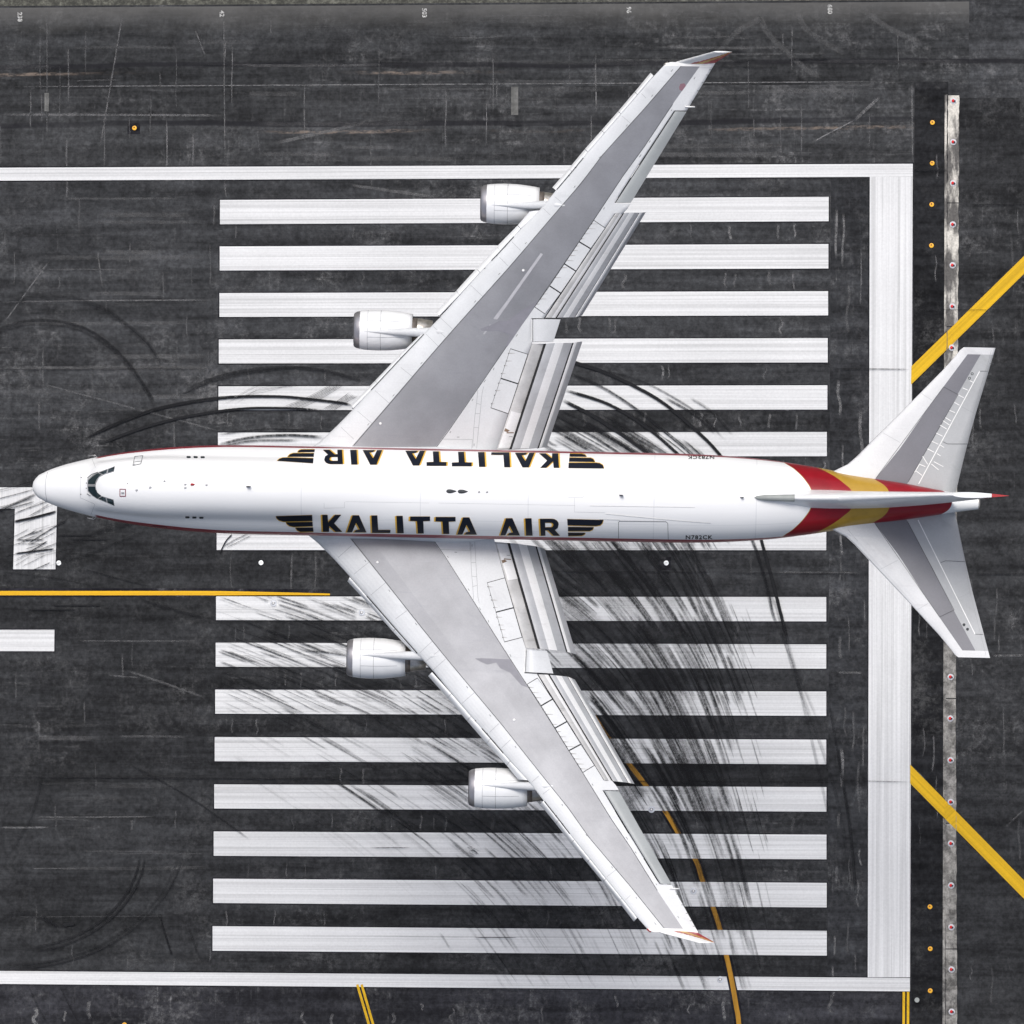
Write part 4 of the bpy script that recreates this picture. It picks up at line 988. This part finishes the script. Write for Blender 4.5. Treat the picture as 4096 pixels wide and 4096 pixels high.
# panel joints
sm = []
def gap_lines():
    out = [BFr[1:], BRr[1:-1]]
    return out
seams('box_joint', gap_lines(), 1.15, BW, .012, M['seam'], wings[1], mirror=wings[-1])
fine = [ZA([(1690, 330), (1905, 500)]), ZA([(1620, 430), (1780, 590)])] if False else []
fine += [ZBp([(200, 230), (350, 370)]), ZBp([(105, 340), (265, 480)]), ZBp([(15, 440), (175, 600)]), ZD([(385, 280), (470, 350)]), ZD([(235, 430), (325, 515)]),
 ZCp([(590, 1420), (740, 1560)]), ZCp([(960, 1060), (1070, 1170)]), ZCp([(1120, 860), (1230, 970)]), ZA([(970, 1170), (1150, 1330)]), ZA([(1300, 870), (1440, 980)]), ZA([(740, 1430), (940, 1600)]), ZA([(530, 1640), (690, 1790)]), ZE([(1500, 560), (1560, 620)]), ZE([(1250, 850), (1380, 960)]),
 ZBp([(232, 1792), (610, 1797), (602, 1915)]), ZBp([(755, 1115), (735, 1200), (710, 1460), (690, 1650), (665, 1910)]), ZBp([(680, 1160), (665, 1320), (645, 1470), (628, 1650), (615, 1900)]), ZBp([(665, 1330), (715, 1345)]), ZBp([(645, 1462), (708, 1462)]), ZBp([(630, 1640), (690, 1645)])]
seams('panel_seam', fine, .65, BW, .010, M['seam_l'], wings[1], mirror=wings[-1])
ticks = [ZBp([(880, 900), (890, 875)]), ZBp([(760, 1058), (778, 1030)]), ZBp([(605, 1298), (620, 1275)]), ZBp([(320, 1710), (335, 1690)]), ZBp([(413, 1765), (442, 1765)]), ZBp([(632, 1850), (632, 1878)]), ZBp([(1175, 468), (1190, 443)]), ZA([(1555, 825), (1575, 800)]), ZA([(1195, 1240), (1213, 1218)]), ZA([(870, 1612), (888, 1592)]), ZCp([(1290, 887), (1307, 868)]), ZCp([(947, 1282), (967, 1262)]), ZCp([(637, 1640), (655, 1618)]), ZE([(1630, 600), (1645, 578)]), ZE([(1303, 983), (1318, 962)]), ZE([(957, 1388), (975, 1368)]), ZE([(632, 1770), (648, 1750)]), ZD([(1010, 440), (1025, 420)]), ZF([(905, 410), (932, 378)]), ZF([(1258, 525), (1277, 500)]), ZF([(905, 1018), (918, 998)]), ZF([(565, 1503), (585, 1480)]), ZF([(415, 1730), (442, 1695)])]
seams('panel_vent', ticks, .8, BW, .02, M['seam'], wings[1], mirror=wings[-1])
for (q, mt) in ((ZBp([(880, 240), (930, 240), (1090, 0), (1060, 0)]), 'streak'), (ZBp([(745, 440), (770, 440), (852, 320), (835, 315)]), 'streak'), (ZCp([(1490, 1005), (1520, 1020), (930, 1860), (885, 1855)]), 'streak'), (ZCp([(1600, 850), (1640, 770), (1695, 805), (1650, 890)]), 'streak'), (ZD([(305, 850), (345, 772), (403, 800), (360, 888)]), 'streak')):
    if mt and q[0][0] < 2190: decal('wear_patch', [q], BW, .012, M[mt], wings[1], 12)
decal('stain_patch', [ZBp([(710, 370), (880, 310), (960, 265), (1060, 270), (1180, 180), (1440, 10), (1460, 10), (1060, 600), (1040, 590), (1100, 450), (960, 400), (820, 400), (730, 395)])], BW, .013, M['stain'], wings[1], 12)
decal('stain_patch', [[(1900, 2634), (1930, 2633), (2040, 2637), (2052, 2660), (2112, 2750), (2085, 2740), (2040, 2690), (2000, 2672), (1985, 2650), (1950, 2658), (1925, 2648)]], bvh_of(wings[-1]), .013, M['stain'], wings[-1], 12)
decal('stain_patch', [ZF([(1050, 600), (1110, 590), (1135, 630), (1075, 710), (1035, 690), (1030, 650)])], BW, .014, M['redstain'], wings[1], 10)
for (x, y) in ((1521.5, 1694), (2093, 1081.5)):
    h = cast(BW, x, y, 0)
    for s in (1, -1): lathe('filler_cap', [(0, .0), (0, .0)], M['seam'], wings[s], h) if False else mk('filler_cap', [(h.x+.085*math.cos(a*.785), s*(h.y+.085*math.sin(a*.785)), h.z+.05) for a in range(8)]+[(h.x+.11*math.cos(a*.785), s*(h.y+.11*math.sin(a*.785)), h.z-.02) for a in range(8)], [list(range(8))]+[(i, (i+1) % 8, 8+(i+1) % 8, 8+i) for i in range(8)], M['sealant'], wings[s])

# spoilers: raised plates over a dark gap
def plate(name, q, mat, bvh, par, off, th, n=(5, 4), inset=0.0):
    """q: 4 px corners; grid cast on the skin, then given thickness"""
    cx = sum(a for a, b in q)/4; cy = sum(b for a, b in q)/4
    q = [(a+(cx-a)*inset, b+(cy-b)*inset) for a, b in q]
    V = []; n1, n2 = n
    for i in range(n1+1):
        for j in range(n2+1):
            u, v = i/n1, j/n2
            x = (q[0][0]*(1-u)+q[1][0]*u)*(1-v)+(q[3][0]*(1-u)+q[2][0]*u)*v; y = (q[0][1]*(1-u)+q[1][1]*u)*(1-v)+(q[3][1]*(1-u)+q[2][1]*u)*v
            p = wpt(x, y); h = Vector((p.x, p.y, wtop(p.y, p.x)))
            V.append(h+Vector((0, 0, off)))
    F = [(i*(n2+1)+j, (i+1)*(n2+1)+j, (i+1)*(n2+1)+j+1, i*(n2+1)+j+1) for i in range(n1) for j in range(n2)]
    m = len(V); bd = [j for j in range(n2+1)]+[i*(n2+1)+n2 for i in range(1, n1+1)]+[n1*(n2+1)+j for j in range(n2-1, -1, -1)]+[i*(n2+1) for i in range(n1-1, 0, -1)]
    V2 = V+[V[i]-Vector((0, 0, th)) for i in bd]
    F += [(bd[i], bd[(i+1) % len(bd)], m+(i+1) % len(bd), m+i) for i in range(len(bd))]
    fixn(mk(name, V2, F, mat, wings[1]))
    fixn(mk(name, flipy(V2), F, mat, wings[-1]))
sp_o = [ZD([a])[0] for a in ((888, 582), (1036, 681), (697, 862), (846, 951), (507, 1147), (656, 1240), (317, 1431), (461, 1524), (122, 1705), (255, 1795))]
sp_i = [ZBp([a])[0] for a in ((1100, 627), (1327, 697), (975, 1012), (1201, 1082), (846, 1395), (1073, 1470))]
for arr_ in (sp_o, sp_i):
    for i in range(0, len(arr_)-2, 2):
        q = [arr_[i], arr_[i+1], arr_[i+3], arr_[i+2]]
        plate('spoiler_gap', q, M['gap'], BW, None, .008, .02)
        cx = sum(a for a, b in q)/4; cy = sum(b for a, b in q)/4
        qi = []
        for a, b in q:
            d = math.hypot(cx-a, cy-b); qi.append((a+(cx-a)/d*2.9, b+(cy-b)/d*2.9))
        plate('spoiler', qi, M['wing_paint'], BW, None, .035, .045)
hd = [ZD([p])[0] for p in ((858, 628), (815, 690), (770, 755), (727, 820), (662, 912), (620, 970), (575, 1035), (530, 1100), (470, 1192), (430, 1255), (385, 1320), (342, 1380), (280, 1472), (238, 1530), (195, 1595), (152, 1660))]+[ZBp([p])[0] for p in ((1075, 685), (1045, 785), (1022, 845), (985, 945), (945, 1070), (912, 1165), (892, 1225), (857, 1335))]
for (x, y) in hd:
    decal('hinge', [[(x-1.6, y-1.6), (x+1.6, y-1.6), (x+1.6, y+1.6), (x-1.6, y+1.6)]], BW, .055, M['gap'], wings[1], 4, mirror=wings[-1])

random.seed(8)
for (x, y) in hd:
    if random.random() < .8:
        l, h_ = random.uniform(12, 30), random.uniform(1.0, 2.2)
        decal('grime_streak', [[(x+2, y-h_), (x+l, y-.3), (x+l, y+.5), (x+2, y+h_)]], BW, .048, M['grime'], wings[1], 6)
        l, h_ = random.uniform(14, 34), random.uniform(1.2, 2.6)
        V_ = decal('grime_streak', [[(x+2, y-h_), (x+l, y-.3), (x+l, y+.5), (x+2, y+h_)]], BW, .048, M['grime'], wings[-1], 6)
        V_.data.transform(Matrix.Scale(-1, 4, Vector((0, 1, 0)))); V_.data.flip_normals()
# ---- trailing edge flaps: three slotted elements each side, inboard and outboard
def element(name, io, ii, dz0, dz1, th, bands, s, nose_ext=.12, ny=8, nose_drop=.12):
    """io/ii: (x0,y0,x1,y1) px of outboard / inboard chord line"""
    def loc(px, py): return wpt(px, py)
    o0, o1, i0, i1 = loc(*io[:2]), loc(*io[2:]), loc(*ii[:2]), loc(*ii[2:])
    secs_, N = [], 14
    for k_ in range(ny+1):
        v = k_/ny; a = o0.lerp(i0, v); b = o1.lerp(i1, v)
        zb = wz(a.y)+dz0*(1-.0*v); za = wz(b.y)
        up, lo = [], []
        for i in range(N+1):
            t = -nose_ext+(1+nose_ext)*(i/N); u = (i/N)
            x = a.x+(b.x-a.x)*t; y = a.y+(b.y-a.y)*t
            z = zb+(dz1-dz0)*max(t, 0)**1.25-nose_drop*max(0, -t/nose_ext)**1.5
            up.append(Vector((x, s*y, z+th*foil(u)*1.0))); lo.append(Vector((x, s*y, z-th*foil(u)*.5-.01)))
        secs_.append(up+lo[::-1][:-1] if False else up+lo[::-1])
    def mi(j, i):
        t = -nose_ext+(1+nose_ext)*((i+.5)/N)
        for q, (a, b, m) in enumerate(bands):
            if a <= t < b and i < N: return q
        return 0
    return loft(name, secs_, [M[b[2]] for b in bands], wings[s], mi_of=mi, smooth=False)
for s in (1, -1):
    # inboard
    ff_ = element('fore_flap', (2126, 1375, 2179.8, 1374.5), (1984, 1799, 2041.6, 1797), -.10, -.22, .5, [(-.2, .07, 'gap'), (.07, 1.01, 'flap_dirty')], s)
    element('mid_flap', (2181, 1374.5, 2288.5, 1368), (2043, 1797, 2148.7, 1790), -.34, -.95, .9, [(-.2, .05, 'gap'), (.05, .37, 'flap_grey'), (.37, .66, 'flap_white'), (.66, 1.01, 'flap_grey')], s)
    element('aft_flap', (2290, 1368, 2329, 1360), (2151, 1790, 2186, 1782), -1.12, -1.62, .45, [(-.2, .10, 'gap'), (.10, .46, 'flap_white'), (.46, 1.01, 'flap_grey')], s)
    if s == 1:
        BFF = bvh_of(ff_); first_ff = ff_
    else:
        for nm_, q_, m_, of_ in (('white_panel', ZBp([(1112, 1432), (1240, 1463), (1098, 1905), (945, 1905)]), 'flap_white', .02), ('grime_patch', ZBp([(1035, 1650), (1090, 1680), (1060, 1700), (1020, 1690)]), 'rust', .035), ('grime_patch', ZBp([(1050, 1702), (1140, 1702), (1140, 1713), (1050, 1716)]), 'rust', .035), ('grime_patch', ZBp([(1080, 1755), (1125, 1755), (1125, 1763), (1080, 1763)]), 'seam_l', .035)):
            decal(nm_, [q_], BFF, of_, M[m_], wings[1], 8, mirror=wings[-1])
    # outboard
    element('fore_flap', (2460, 855, 2494, 852), (2180, 1271, 2224, 1271), -.05, -.14, .35, [(-.2, .06, 'gap'), (.06, .58, 'flap_dirty'), (.58, 1.01, 'flap_white')], s)
    element('mid_flap', (2495, 852, 2557, 848), (2225.5, 1271, 2298, 1267), -.24, -.66, .6, [(-.2, .06, 'gap'), (.06, .34, 'flap_grey'), (.34, .50, 'flap_white'), (.50, .56, 'seam_l'), (.56, .72, 'flap_white'), (.72, 1.01, 'flap_grey')], s)
    element('aft_flap', (2558, 848, 2583, 844), (2299.5, 1267, 2328, 1257), -.80, -1.12, .34, [(-.2, .08, 'gap'), (.08, .52, 'flap_white'), (.52, 1.01, 'flap_grey')], s)
    # ailerons
    element('inboard_aileron', (2130, 1278, 2242, 1277), (2131, 1367, 2213, 1367), -.02, -.12, .75, [(-.2, 1.01, 'wing_paint')], s, nose_ext=.04, nose_drop=.05)
    element('hinge_cover', (2124.5, 1276, 2129, 1276), (2125.5, 1369, 2130, 1369), .16, .16, .2, [(-.2, 1.01, 'sealant')], s, nose_ext=.02)
    element('outboard_aileron', (2699, 446, 2746, 446), (2461, 811, 2523, 811), -.02, -.08, .32, [(-.2, .05, 'gap'), (.05, 1.01, 'aileron')], s, nose_ext=.04, nose_drop=.03)
fl = [(2200, 1760), (2147, 1570), (2098, 1421)]
# ---- leading edge slats
def slat(i0, i1, r0, r1, s, name='slat', mat='white'):
    """outer px i0->i1 (outboard to inboard), rear px r0->r1"""
    a, b, c, d = wpt(*i0), wpt(*i1), wpt(*r1), wpt(*r0); S = []
    for k_ in range(5):
        v = k_/4; f = a.lerp(b, v); r = d.lerp(c, v); up, lo = [], []
        for i in range(9):
            t = i/8; p = f.lerp(r, t); drop = .50*(1-t)**1.7+.07
            z = wz(r.y)-drop+.10
            up.append(Vector((p.x, s*p.y, z+.06*math.sin(math.pi*t)))); lo.append(Vector((p.x+.03, s*p.y, z-.05-.10*math.sin(math.pi*t)*(1-t))))
        S.append(up+lo[::-1])
    return loft(name, S, M[mat], wings[s], smooth=False)
def gap_strip(pxs, s):
    V, F = [], []
    for a, b in pxs:
        p = wpt(a, b); V += [Vector((p.x-.10, s*p.y, wz(p.y)-.14)), Vector((p.x+.12, s*p.y, wz(p.y)-.10))]
    for i in range(len(pxs)-1): F.append((2*i, 2*i+1, 2*i+3, 2*i+2))
    mk('slat_well', V, F, M['gap'], wings[s])
og = ZE([(1617, 282), (1410, 533), (1197, 783), (982, 1028), (768, 1270), (562, 1520), (349, 1765)]); orr = ZE([(1655, 330), (1447, 575), (1234, 822), (1020, 1070), (808, 1315), (603, 1565), (395, 1810)])
mg = [(2119, 843)]+ZCp([(1190, 643), (922, 915), (658, 1200), (398, 1487), (134, 1765)]); mr = [(2158, 841)]+ZCp([(1232, 693), (972, 978), (707, 1255), (444, 1542), (182, 1814)])
ig = [(1677, 1340)]+ZA([(1272, 710), (963, 1035), (655, 1345)]); ir = [(1694, 1337)]+ZA([(1300, 746), (993, 1075), (683, 1398)])
for g_, r_ in ((og, orr), (mg, mr), (ig, ir)):
    g_ = list(g_); r_ = list(r_)
    for i in range(len(g_)-1):
        def cut(p, q, t): return (p[0]+(q[0]-p[0])*t, p[1]+(q[1]-p[1])*t)
        e = 1.0/math.hypot(g_[i][0]-g_[i+1][0], g_[i][1]-g_[i+1][1])
        for s in (1, -1): slat(cut(g_[i], g_[i+1], e), cut(g_[i+1], g_[i], e), cut(r_[i], r_[i+1], e), cut(r_[i+1], r_[i], e), s)
    for s in (1, -1): gap_strip(r_, s)
seams('edge_seam', [[(a+1.5, b+1) for a, b in orr], [(a+1.5, b+1) for a, b in mr[1:]], [(a+1.2, b+1) for a, b in ir]], 1.6, BW, .02, M['seam'], wings[1], mirror=wings[-1])
# small slat brackets showing in the gap
for (x, y) in ZCp([(1030, 925), (925, 1040), (770, 1203), (480, 1510), (398, 1600), (243, 1765)])+ZE([(655, 1515), (567, 1620)])+ZA([(1850, 155)]):
    decal('slat_bracket', [[(x-2.6, y-1.4), (x+2.6, y-2.6), (x+2.6, y+1.4), (x-2.6, y+2.6)]], BW, .03, M['gap'], wings[1], 4, mirror=wings[-1])
# ---- winglets
def winglet(s):
    r0, r1 = wpt(2700, 249), wpt(2857.6, 256); zt = wz(r0.y)
    x0, x1 = r0.x, r1.x; y0 = yt
    t0x, t1x = px2x(2853.7-29), px2x(2927-29.5); S = []
    for k_ in range(17):
        v = k_/16; a, b = x0+(t0x-x0)*v, x1+(t1x-x1)*v; y = y0-.02+.66*v; z = zt+.02+1.75*v; c = b-a; up, lo = [], []
        for i in range(21):
            u = i/20; th = .085*c*foil(u)
            up.append(Vector((a+c*u, s*(y-th), z))); lo.append(Vector((a+c*u, s*(y+th), z)))
        S.append(up+lo[::-1])
    # inner face livery: bands fan out from the tip towards the root
    def mi(j, i):
        if i >= 20: return 0
        v = (j+.5)/16; t = (i+.5)/20
        b0 = .28+.55*v; b1_ = .45+.40*v; b2_ = .70+.25*v
        return 0 if t < b0 else (1 if t < b1_ else (2 if t < b2_ else 1))
    return loft('winglet', S, [M['sealant'], M['red'], M['goldp']], wings[s], mi_of=mi, smooth=False)
for s in (1, -1):
    winglet(s)
    # tip cap with a small position lamp
    p = wpt(2662, 262)
    tube('position_lamp', [Vector((p.x-.10, s*(p.y+.02), wz(p.y))), Vector((p.x+.18, s*(p.y+.22), wz(p.y)))], .09, M['silver'] if s == 1 else M['red'], wings[s])
    p = wpt(2752, 427); tube('dump_nozzle', [Vector((p.x-.2, s*p.y, wz(p.y)+.05)), Vector((p.x+.5, s*p.y, wz(p.y)-.02))], .055, M['sealant'], wings[s])
    for (a, b) in ((2772, 405), (2794, 363), (2813, 330), (2830, 300), (2843, 279)):
        p = wpt(a, b); tube('static_wick', [Vector((p.x-.1, s*p.y, wz(p.y))), Vector((p.x+.14, s*p.y, wz(p.y)))], .018, M['seam'], wings[s], 5)

# ---- wing to body fairing
S = []
for i in range(25):
    t = i/24; x = px2x(1215)+(px2x(2010)-px2x(1215))*t; f = (math.sin(math.pi*min(1, t/.12)/2) if t < .12 else (math.sin(math.pi*min(1, (1-t)/.25)/2) if t > .75 else 1))
    hy, hz = 3.0+.52*f, .7+1.05*f
    S.append([Vector((x, hy*math.copysign(abs(math.sin(a*math.pi/16))**.75, math.sin(a*math.pi/16)), -1.72+hz*math.copysign(abs(math.cos(a*math.pi/16))**.75, math.cos(a*math.pi/16)))) for a in range(32)])
loft('wing_fairing', S, M['wing_paint'], jet)

# ---- engines
def engine(ex_px, ey_px, s, zn, yl, label):
    """front centre of the nacelle; right-hand px converted, left mirrored"""
    p = air(ex_px, ey_px, zn); x0 = p.x; yc = s*yl
    lip = lathe('engine', [(.46, 1.395), (.2, 1.335), (.06, 1.25), (0, 1.17), (.08, 1.10), (.3, 1.07)], M['metal'], jet, (x0, yc, zn), 48)
    lip['label'] = label
    lathe('fan_cowl', [(.46, 1.405), (1.0, 1.465), (1.6, 1.49), (1.98, 1.49)], M['white'], lip, (x0, yc, zn), 48)
    lathe('reverser_cowl', [(2.0, 1.49), (2.7, 1.465), (3.3, 1.40), (3.9, 1.315), (4.3, 1.25), (4.3, 1.22), (3.9, 1.2)], M['white'], lip, (x0, yc, zn), 48)
    lathe('cowl_joint', [(1.96, 1.475), (2.02, 1.475)], M['seam'], lip, (x0, yc, zn), 48)
    lathe('cowl_joint', [(1.02, 1.472), (1.045, 1.473)], M['seam_l'], lip, (x0, yc, zn), 48)
    lathe('inlet_duct', [(.3, 1.07), (1.2, 1.12), (1.2, .25), (.95, .2), (.7, .02)], M['black'], lip, (x0, yc, zn), 32)
    lathe('exhaust_duct', [(3.9, 1.2), (3.4, 1.15), (3.4, .9)], M['black'], lip, (x0, yc, zn), 32)
    lathe('core_cowl', [(3.4, 1.0), (4.3, .98), (4.66, .95), (4.66, .90)], M['core'], lip, (x0, yc, zn), 32)
    lathe('exhaust_nozzle', [(4.6, .91), (4.70, .93), (5.75, .80), (5.78, .74), (5.3, .72)], M['silver'], lip, (x0, yc, zn), 32)
    lathe('exhaust_plug', [(5.2, .5), (6.0, .36), (6.6, .05)], M['core'], lip, (x0, yc, zn), 24)
    # side latch lines of the cowl
    for sg in (1, -1):
        for (xa, xb, ang) in ((1.05, 3.7, 24), (2.0, 2.04, 60)):
            V = []
            for i in range(9):
                x = xa+(xb-xa)*i/8; r = I(x, [(.46, 1.405), (1, 1.465), (1.6, 1.49), (2, 1.49), (2.7, 1.465), (3.3, 1.4), (3.9, 1.315)])+.006
                for da in (-.5, .5): a = R_(ang+da)*sg; V.append(Vector((x0+x, yc+r*math.sin(a), zn+r*math.cos(a))))
            mk('latch_seam', V, [(2*i, 2*i+1, 2*i+3, 2*i+2) for i in range(8)], M['seam_l'], lip)
    # pylon
    yp = yc-s*.20; le = ex(abs(yp), tLE); zl_ = wz(yp); S = []
    st_ = [(x0+.80, .01, zn+1.44, -.2), (x0+1.4, .07, zn+1.52, 0), (x0+2.2, .16, zn+1.60, 0), (x0+3.0, .24, zn+1.68, 0), (x0+3.9, .29, lin(.55, 0, zn+1.70, 1, zl_+.05), 0), (le-.25, .32, zl_-.05, 0), (le+.2, .34, zl_+.12, 0), (le+.9, .30, wtop(abs(yp), le+.9)+.05, 0), (le+1.9, .12, wtop(abs(yp), le+1.9)-.02, 0)]
    for (x, h, zt, _) in st_:
        zb = min(zn+1.05, zt-.3) if x < le+.1 else zt-.8
        q = []
        for a in range(9):
            ang = math.pi*a/8; q.append(Vector((x, yp-h*math.cos(ang), zt-h*1.0+h*1.0*math.sin(ang))))
        q += [Vector((x, yp+h, zb)), Vector((x, yp-h, zb))]
        S.append(q)
    loft('pylon', S, M['wing_paint'], lip)
engine(1415.8, 1317.5, 1, -3.0, 12.02, 'right inner engine'); engine(1415.8, 1317.5, -1, -3.0, 12.02, 'left inner engine')
engine(1922.5, 814, 1, -1.55, 21.35, 'right outer engine'); engine(1922.5, 814, -1, -1.55, 21.35, 'left outer engine')

# ---- horizontal stabilizers
def sz_(y): return 1.15+.13*(abs(y)-.6)
def spt(px, py):
    z = 1.5
    for _ in range(4): p = air(px, py, z); z = sz_(p.y)
    return p
def stab_tab(pxs): return sorted((spt(a, b).y, spt(a, b).x) for a, b in pxs)
Z6 = lambda pts: zz(pts, 3300, 1350, .641026)
sLE = stab_tab([(3150, 1960), (3325, 1889)]+Z6([(70, 827), (130, 800), (200, 740), (270, 668), (420, 520), (600, 340), (740, 198), (820, 108), (850, 68)]))
sTE = stab_tab(Z6([(800, 1010), (818, 957), (860, 780), (895, 640), (945, 460), (1000, 280), (1063, 68)]))
sB0 = stab_tab(Z6([(318, 877), (470, 690), (670, 400), (895, 98)])); sB1 = stab_tab(Z6([(520, 900), (700, 590), (830, 350), (975, 100)]))
yr, ytp = .3, spt(3950, 1391).y
def stb(s):
    S = []; ysx = [yr+(ytp-.5-yr)*i/18 for i in range(19)]+[ytp-.45, ytp-.2, ytp]
    for y in ysx:
        l, te = ex(y, sLE), ex(y, sTE); b0, b1_ = ex(y, sB0), ex(y, sB1); c = te-l; l2 = l+(.12 if y > ytp-.05 else 0)
        up = [l2+(b0-l2)*(1-math.cos(math.pi/2*i/5)) for i in range(5)]+[b0+(b1_-b0)*i/3 for i in range(3)]+[b1_+(te-b1_)*i/4 for i in range(5)]
        lo = [te-(te-l2)*(i/6)**.8 for i in range(0, 6)]
        f = lambda x: foil((x-l)/c)*.09*c
        S.append([Vector((x, s*y, sz_(y)+f(x))) for x in up]+[Vector((x, s*y, sz_(y)-f(x)-.005)) for x in lo])
    n = len(ysx)
    o = loft('stabilizer', S, [M['stab_white'], M['stab_box'], M['stab_mid']], jet, mi_of=lambda j, i: 0 if j >= 18 else (1 if 5 <= i < 8 else (2 if 8 <= i < 12 else 0)), smooth=False)
    for p in o.data.polygons: p.use_smooth = p.normal.z > .5
    o['label'] = 'right tailplane' if s == 1 else 'left tailplane'
    return o
stabs = {s: stb(s) for s in (1, -1)}
BS = bvh_of(stabs[1]); BS2 = bvh_of(stabs[-1])
seams('elevator_joint', [Z6([(965, 210), (585, 912)])], 2.0, BS, .015, M['sealant'], stabs[1], mirror=stabs[-1])
seams('panel_seam', [Z6([(740, 308), (830, 356)]), Z6([(830, 356), (520, 900)]), Z6([(965, 210), (1025, 210)]), Z6([(735, 650), (765, 664), (895, 664)]), Z6([(318, 877), (740, 308)])], .8, BS, .02, M['seam'], stabs[1], mirror=stabs[-1])
seams('panel_seam', [Z6([(595, 345), (668, 392)]), Z6([(362, 595), (468, 655)]), Z6([(215, 765), (150, 835)]), Z6([(848, 430), (925, 470), (900, 590), (820, 940)]), Z6([(1038, 80), (925, 470)])], .4, BS, .016, M['seam_l'], stabs[1], mirror=stabs[-1])
rungs = [[(565, 830), (605, 860)], [(588, 790), (625, 805)], [(610, 742), (640, 790)], [(640, 695), (680, 715)], [(668, 648), (705, 665)], [(695, 597), (732, 615)], [(720, 548), (758, 570)], [(738, 520), (775, 545)], [(752, 500), (785, 520)], [(778, 455), (810, 468)], [(808, 405), (838, 422)], [(835, 360), (865, 375)], [(860, 315), (890, 328)], [(665, 790), (708, 825)], [(680, 775), (737, 805)], [(700, 725), (720, 738)], [(720, 672), (742, 685)], [(590, 790), (560, 840)], [(905, 270), (925, 280)]]
seams('sealant_patch', [Z6(r) for r in rungs], 1.7, BS, .03, M['sealant'], stabs[1])
for (a, b) in ((918, 226), (901, 254)):
    (x, y), = Z6([(a, b)]); decal('access_cap', [[(x+6*math.cos(t*.785), y+6*math.sin(t*.785)) for t in range(8)]], BS, .02, M['seam'], stabs[1], 4); decal('access_cap', [[(x+3.6*math.cos(t*.785), y+3.6*math.sin(t*.785)) for t in range(8)]], BS, .035, M['aileron'], stabs[1], 4)
for (x, y) in ((3856, 2499), (3870, 2517)):
    decal('access_cap', [[(x+6*math.cos(t*.785), y+6*math.sin(t*.785)) for t in range(8)]], BS2, .02, M['seam'], stabs[-1], 4)
for s in (1, -1):
    for (a, b) in ((3965, 1455), (3948, 1520)):
        p = spt(a, b); tube('static_wick', [Vector((p.x-.1, s*p.y, sz_(p.y))), Vector((p.x+.2, s*p.y, sz_(p.y)))], .018, M['seam'], stabs[s], 5)

# ---- fin and rudder
def fin_sec(z):
    t = (z-2.6)/(14.0-2.6)
    le = px2x(3190)+(66.3-px2x(3190))*t; te = 67.0+(70.55-67.0)*t
    return le, te, (.115-.02*t)*(te-le)
def fin_loft(name, u0, u1, mats, mif, parent):
    S = []
    for k_ in range(25):
        z = 2.3+(14.0-2.3)*k_/24; le, te, th = fin_sec(z)
        if z > 13.8: le += .25
        c = te-le; up, lo = [], []
        for i in range(17):
            u = u0+(u1-u0)*(i/16)**(1.5 if u0 == 0 else 1); f = foil(u)*th
            up.append(Vector((le+c*u, f, z))); lo.append(Vector((le+c*u, -f, z)))
        S.append(up+lo[::-1][:-1] if u0 == 0 else up+lo[::-1])
    return loft(name, S, mats, parent, mi_of=mif, smooth=True)
fin = fin_loft('fin', 0, .69, M['white'], None, jet); fin['label'] = 'tail fin'
rud = fin_loft('rudder', .695, 1.0, [M['white'], M['red']], lambda j, i: 0, fin)
for p in rud.data.polygons:
    if (sum((rud.data.vertices[v].co.x for v in p.vertices))/len(p.vertices)) > px2x(3916)-.1: p.material_index = 1
# dorsal strake with its dark blunt cap
S = []
for (x, hw, zt) in ((px2x(3020.5), .03, 3.45), (px2x(3030), .13, 3.62), (px2x(3060), .20, 3.82), (px2x(3110), .22, 4.0), (px2x(3179), .25, 4.28)):
    S.append([Vector((x, hw, zt-.22)), Vector((x, hw*.75, zt-.06)), Vector((x, 0, zt)), Vector((x, -hw*.75, zt-.06)), Vector((x, -hw, zt-.22)), Vector((x, -hw*1.3, 2.6)), Vector((x, hw*1.3, 2.6))])
loft('dorsal_cap', S, M['fin_grey'], fin)
S = []
for (x, hw, zb, zt) in ((px2x(3056), .02, 3.2, 3.4), (px2x(3110), .33, 3.0, 3.85), (px2x(3179), .55, 2.9, 4.27), (px2x(3245), .72, 2.9, 4.9), (px2x(3320), .74, 2.8, 5.6), (px2x(3420), .70, 2.7, 6.2)):
    S.append([Vector((x, hw, 2.5)), Vector((x, hw*.9, zb+.3)), Vector((x, hw*.45, (zb+zt)/2+.2)), Vector((x, hw*.22, zt-.15)), Vector((x, 0, zt)), Vector((x, -hw*.22, zt-.15)), Vector((x, -hw*.45, (zb+zt)/2+.2)), Vector((x, -hw*.9, zb+.3)), Vector((x, -hw, 2.5))])
loft('dorsal_fairing', S, M['white'], fin)
# tail cone exhaust
lathe('tail_exhaust', [(-.05, .455), (.06, .45), (.07, .36), (-.3, .34)], M['silver'], jet, (68.95, 0, 1.72), 24)
lathe('tail_exhaust_bore', [(-.02, .34), (-.02, .01)], M['black'], jet, (68.95, 0, 1.72), 24)
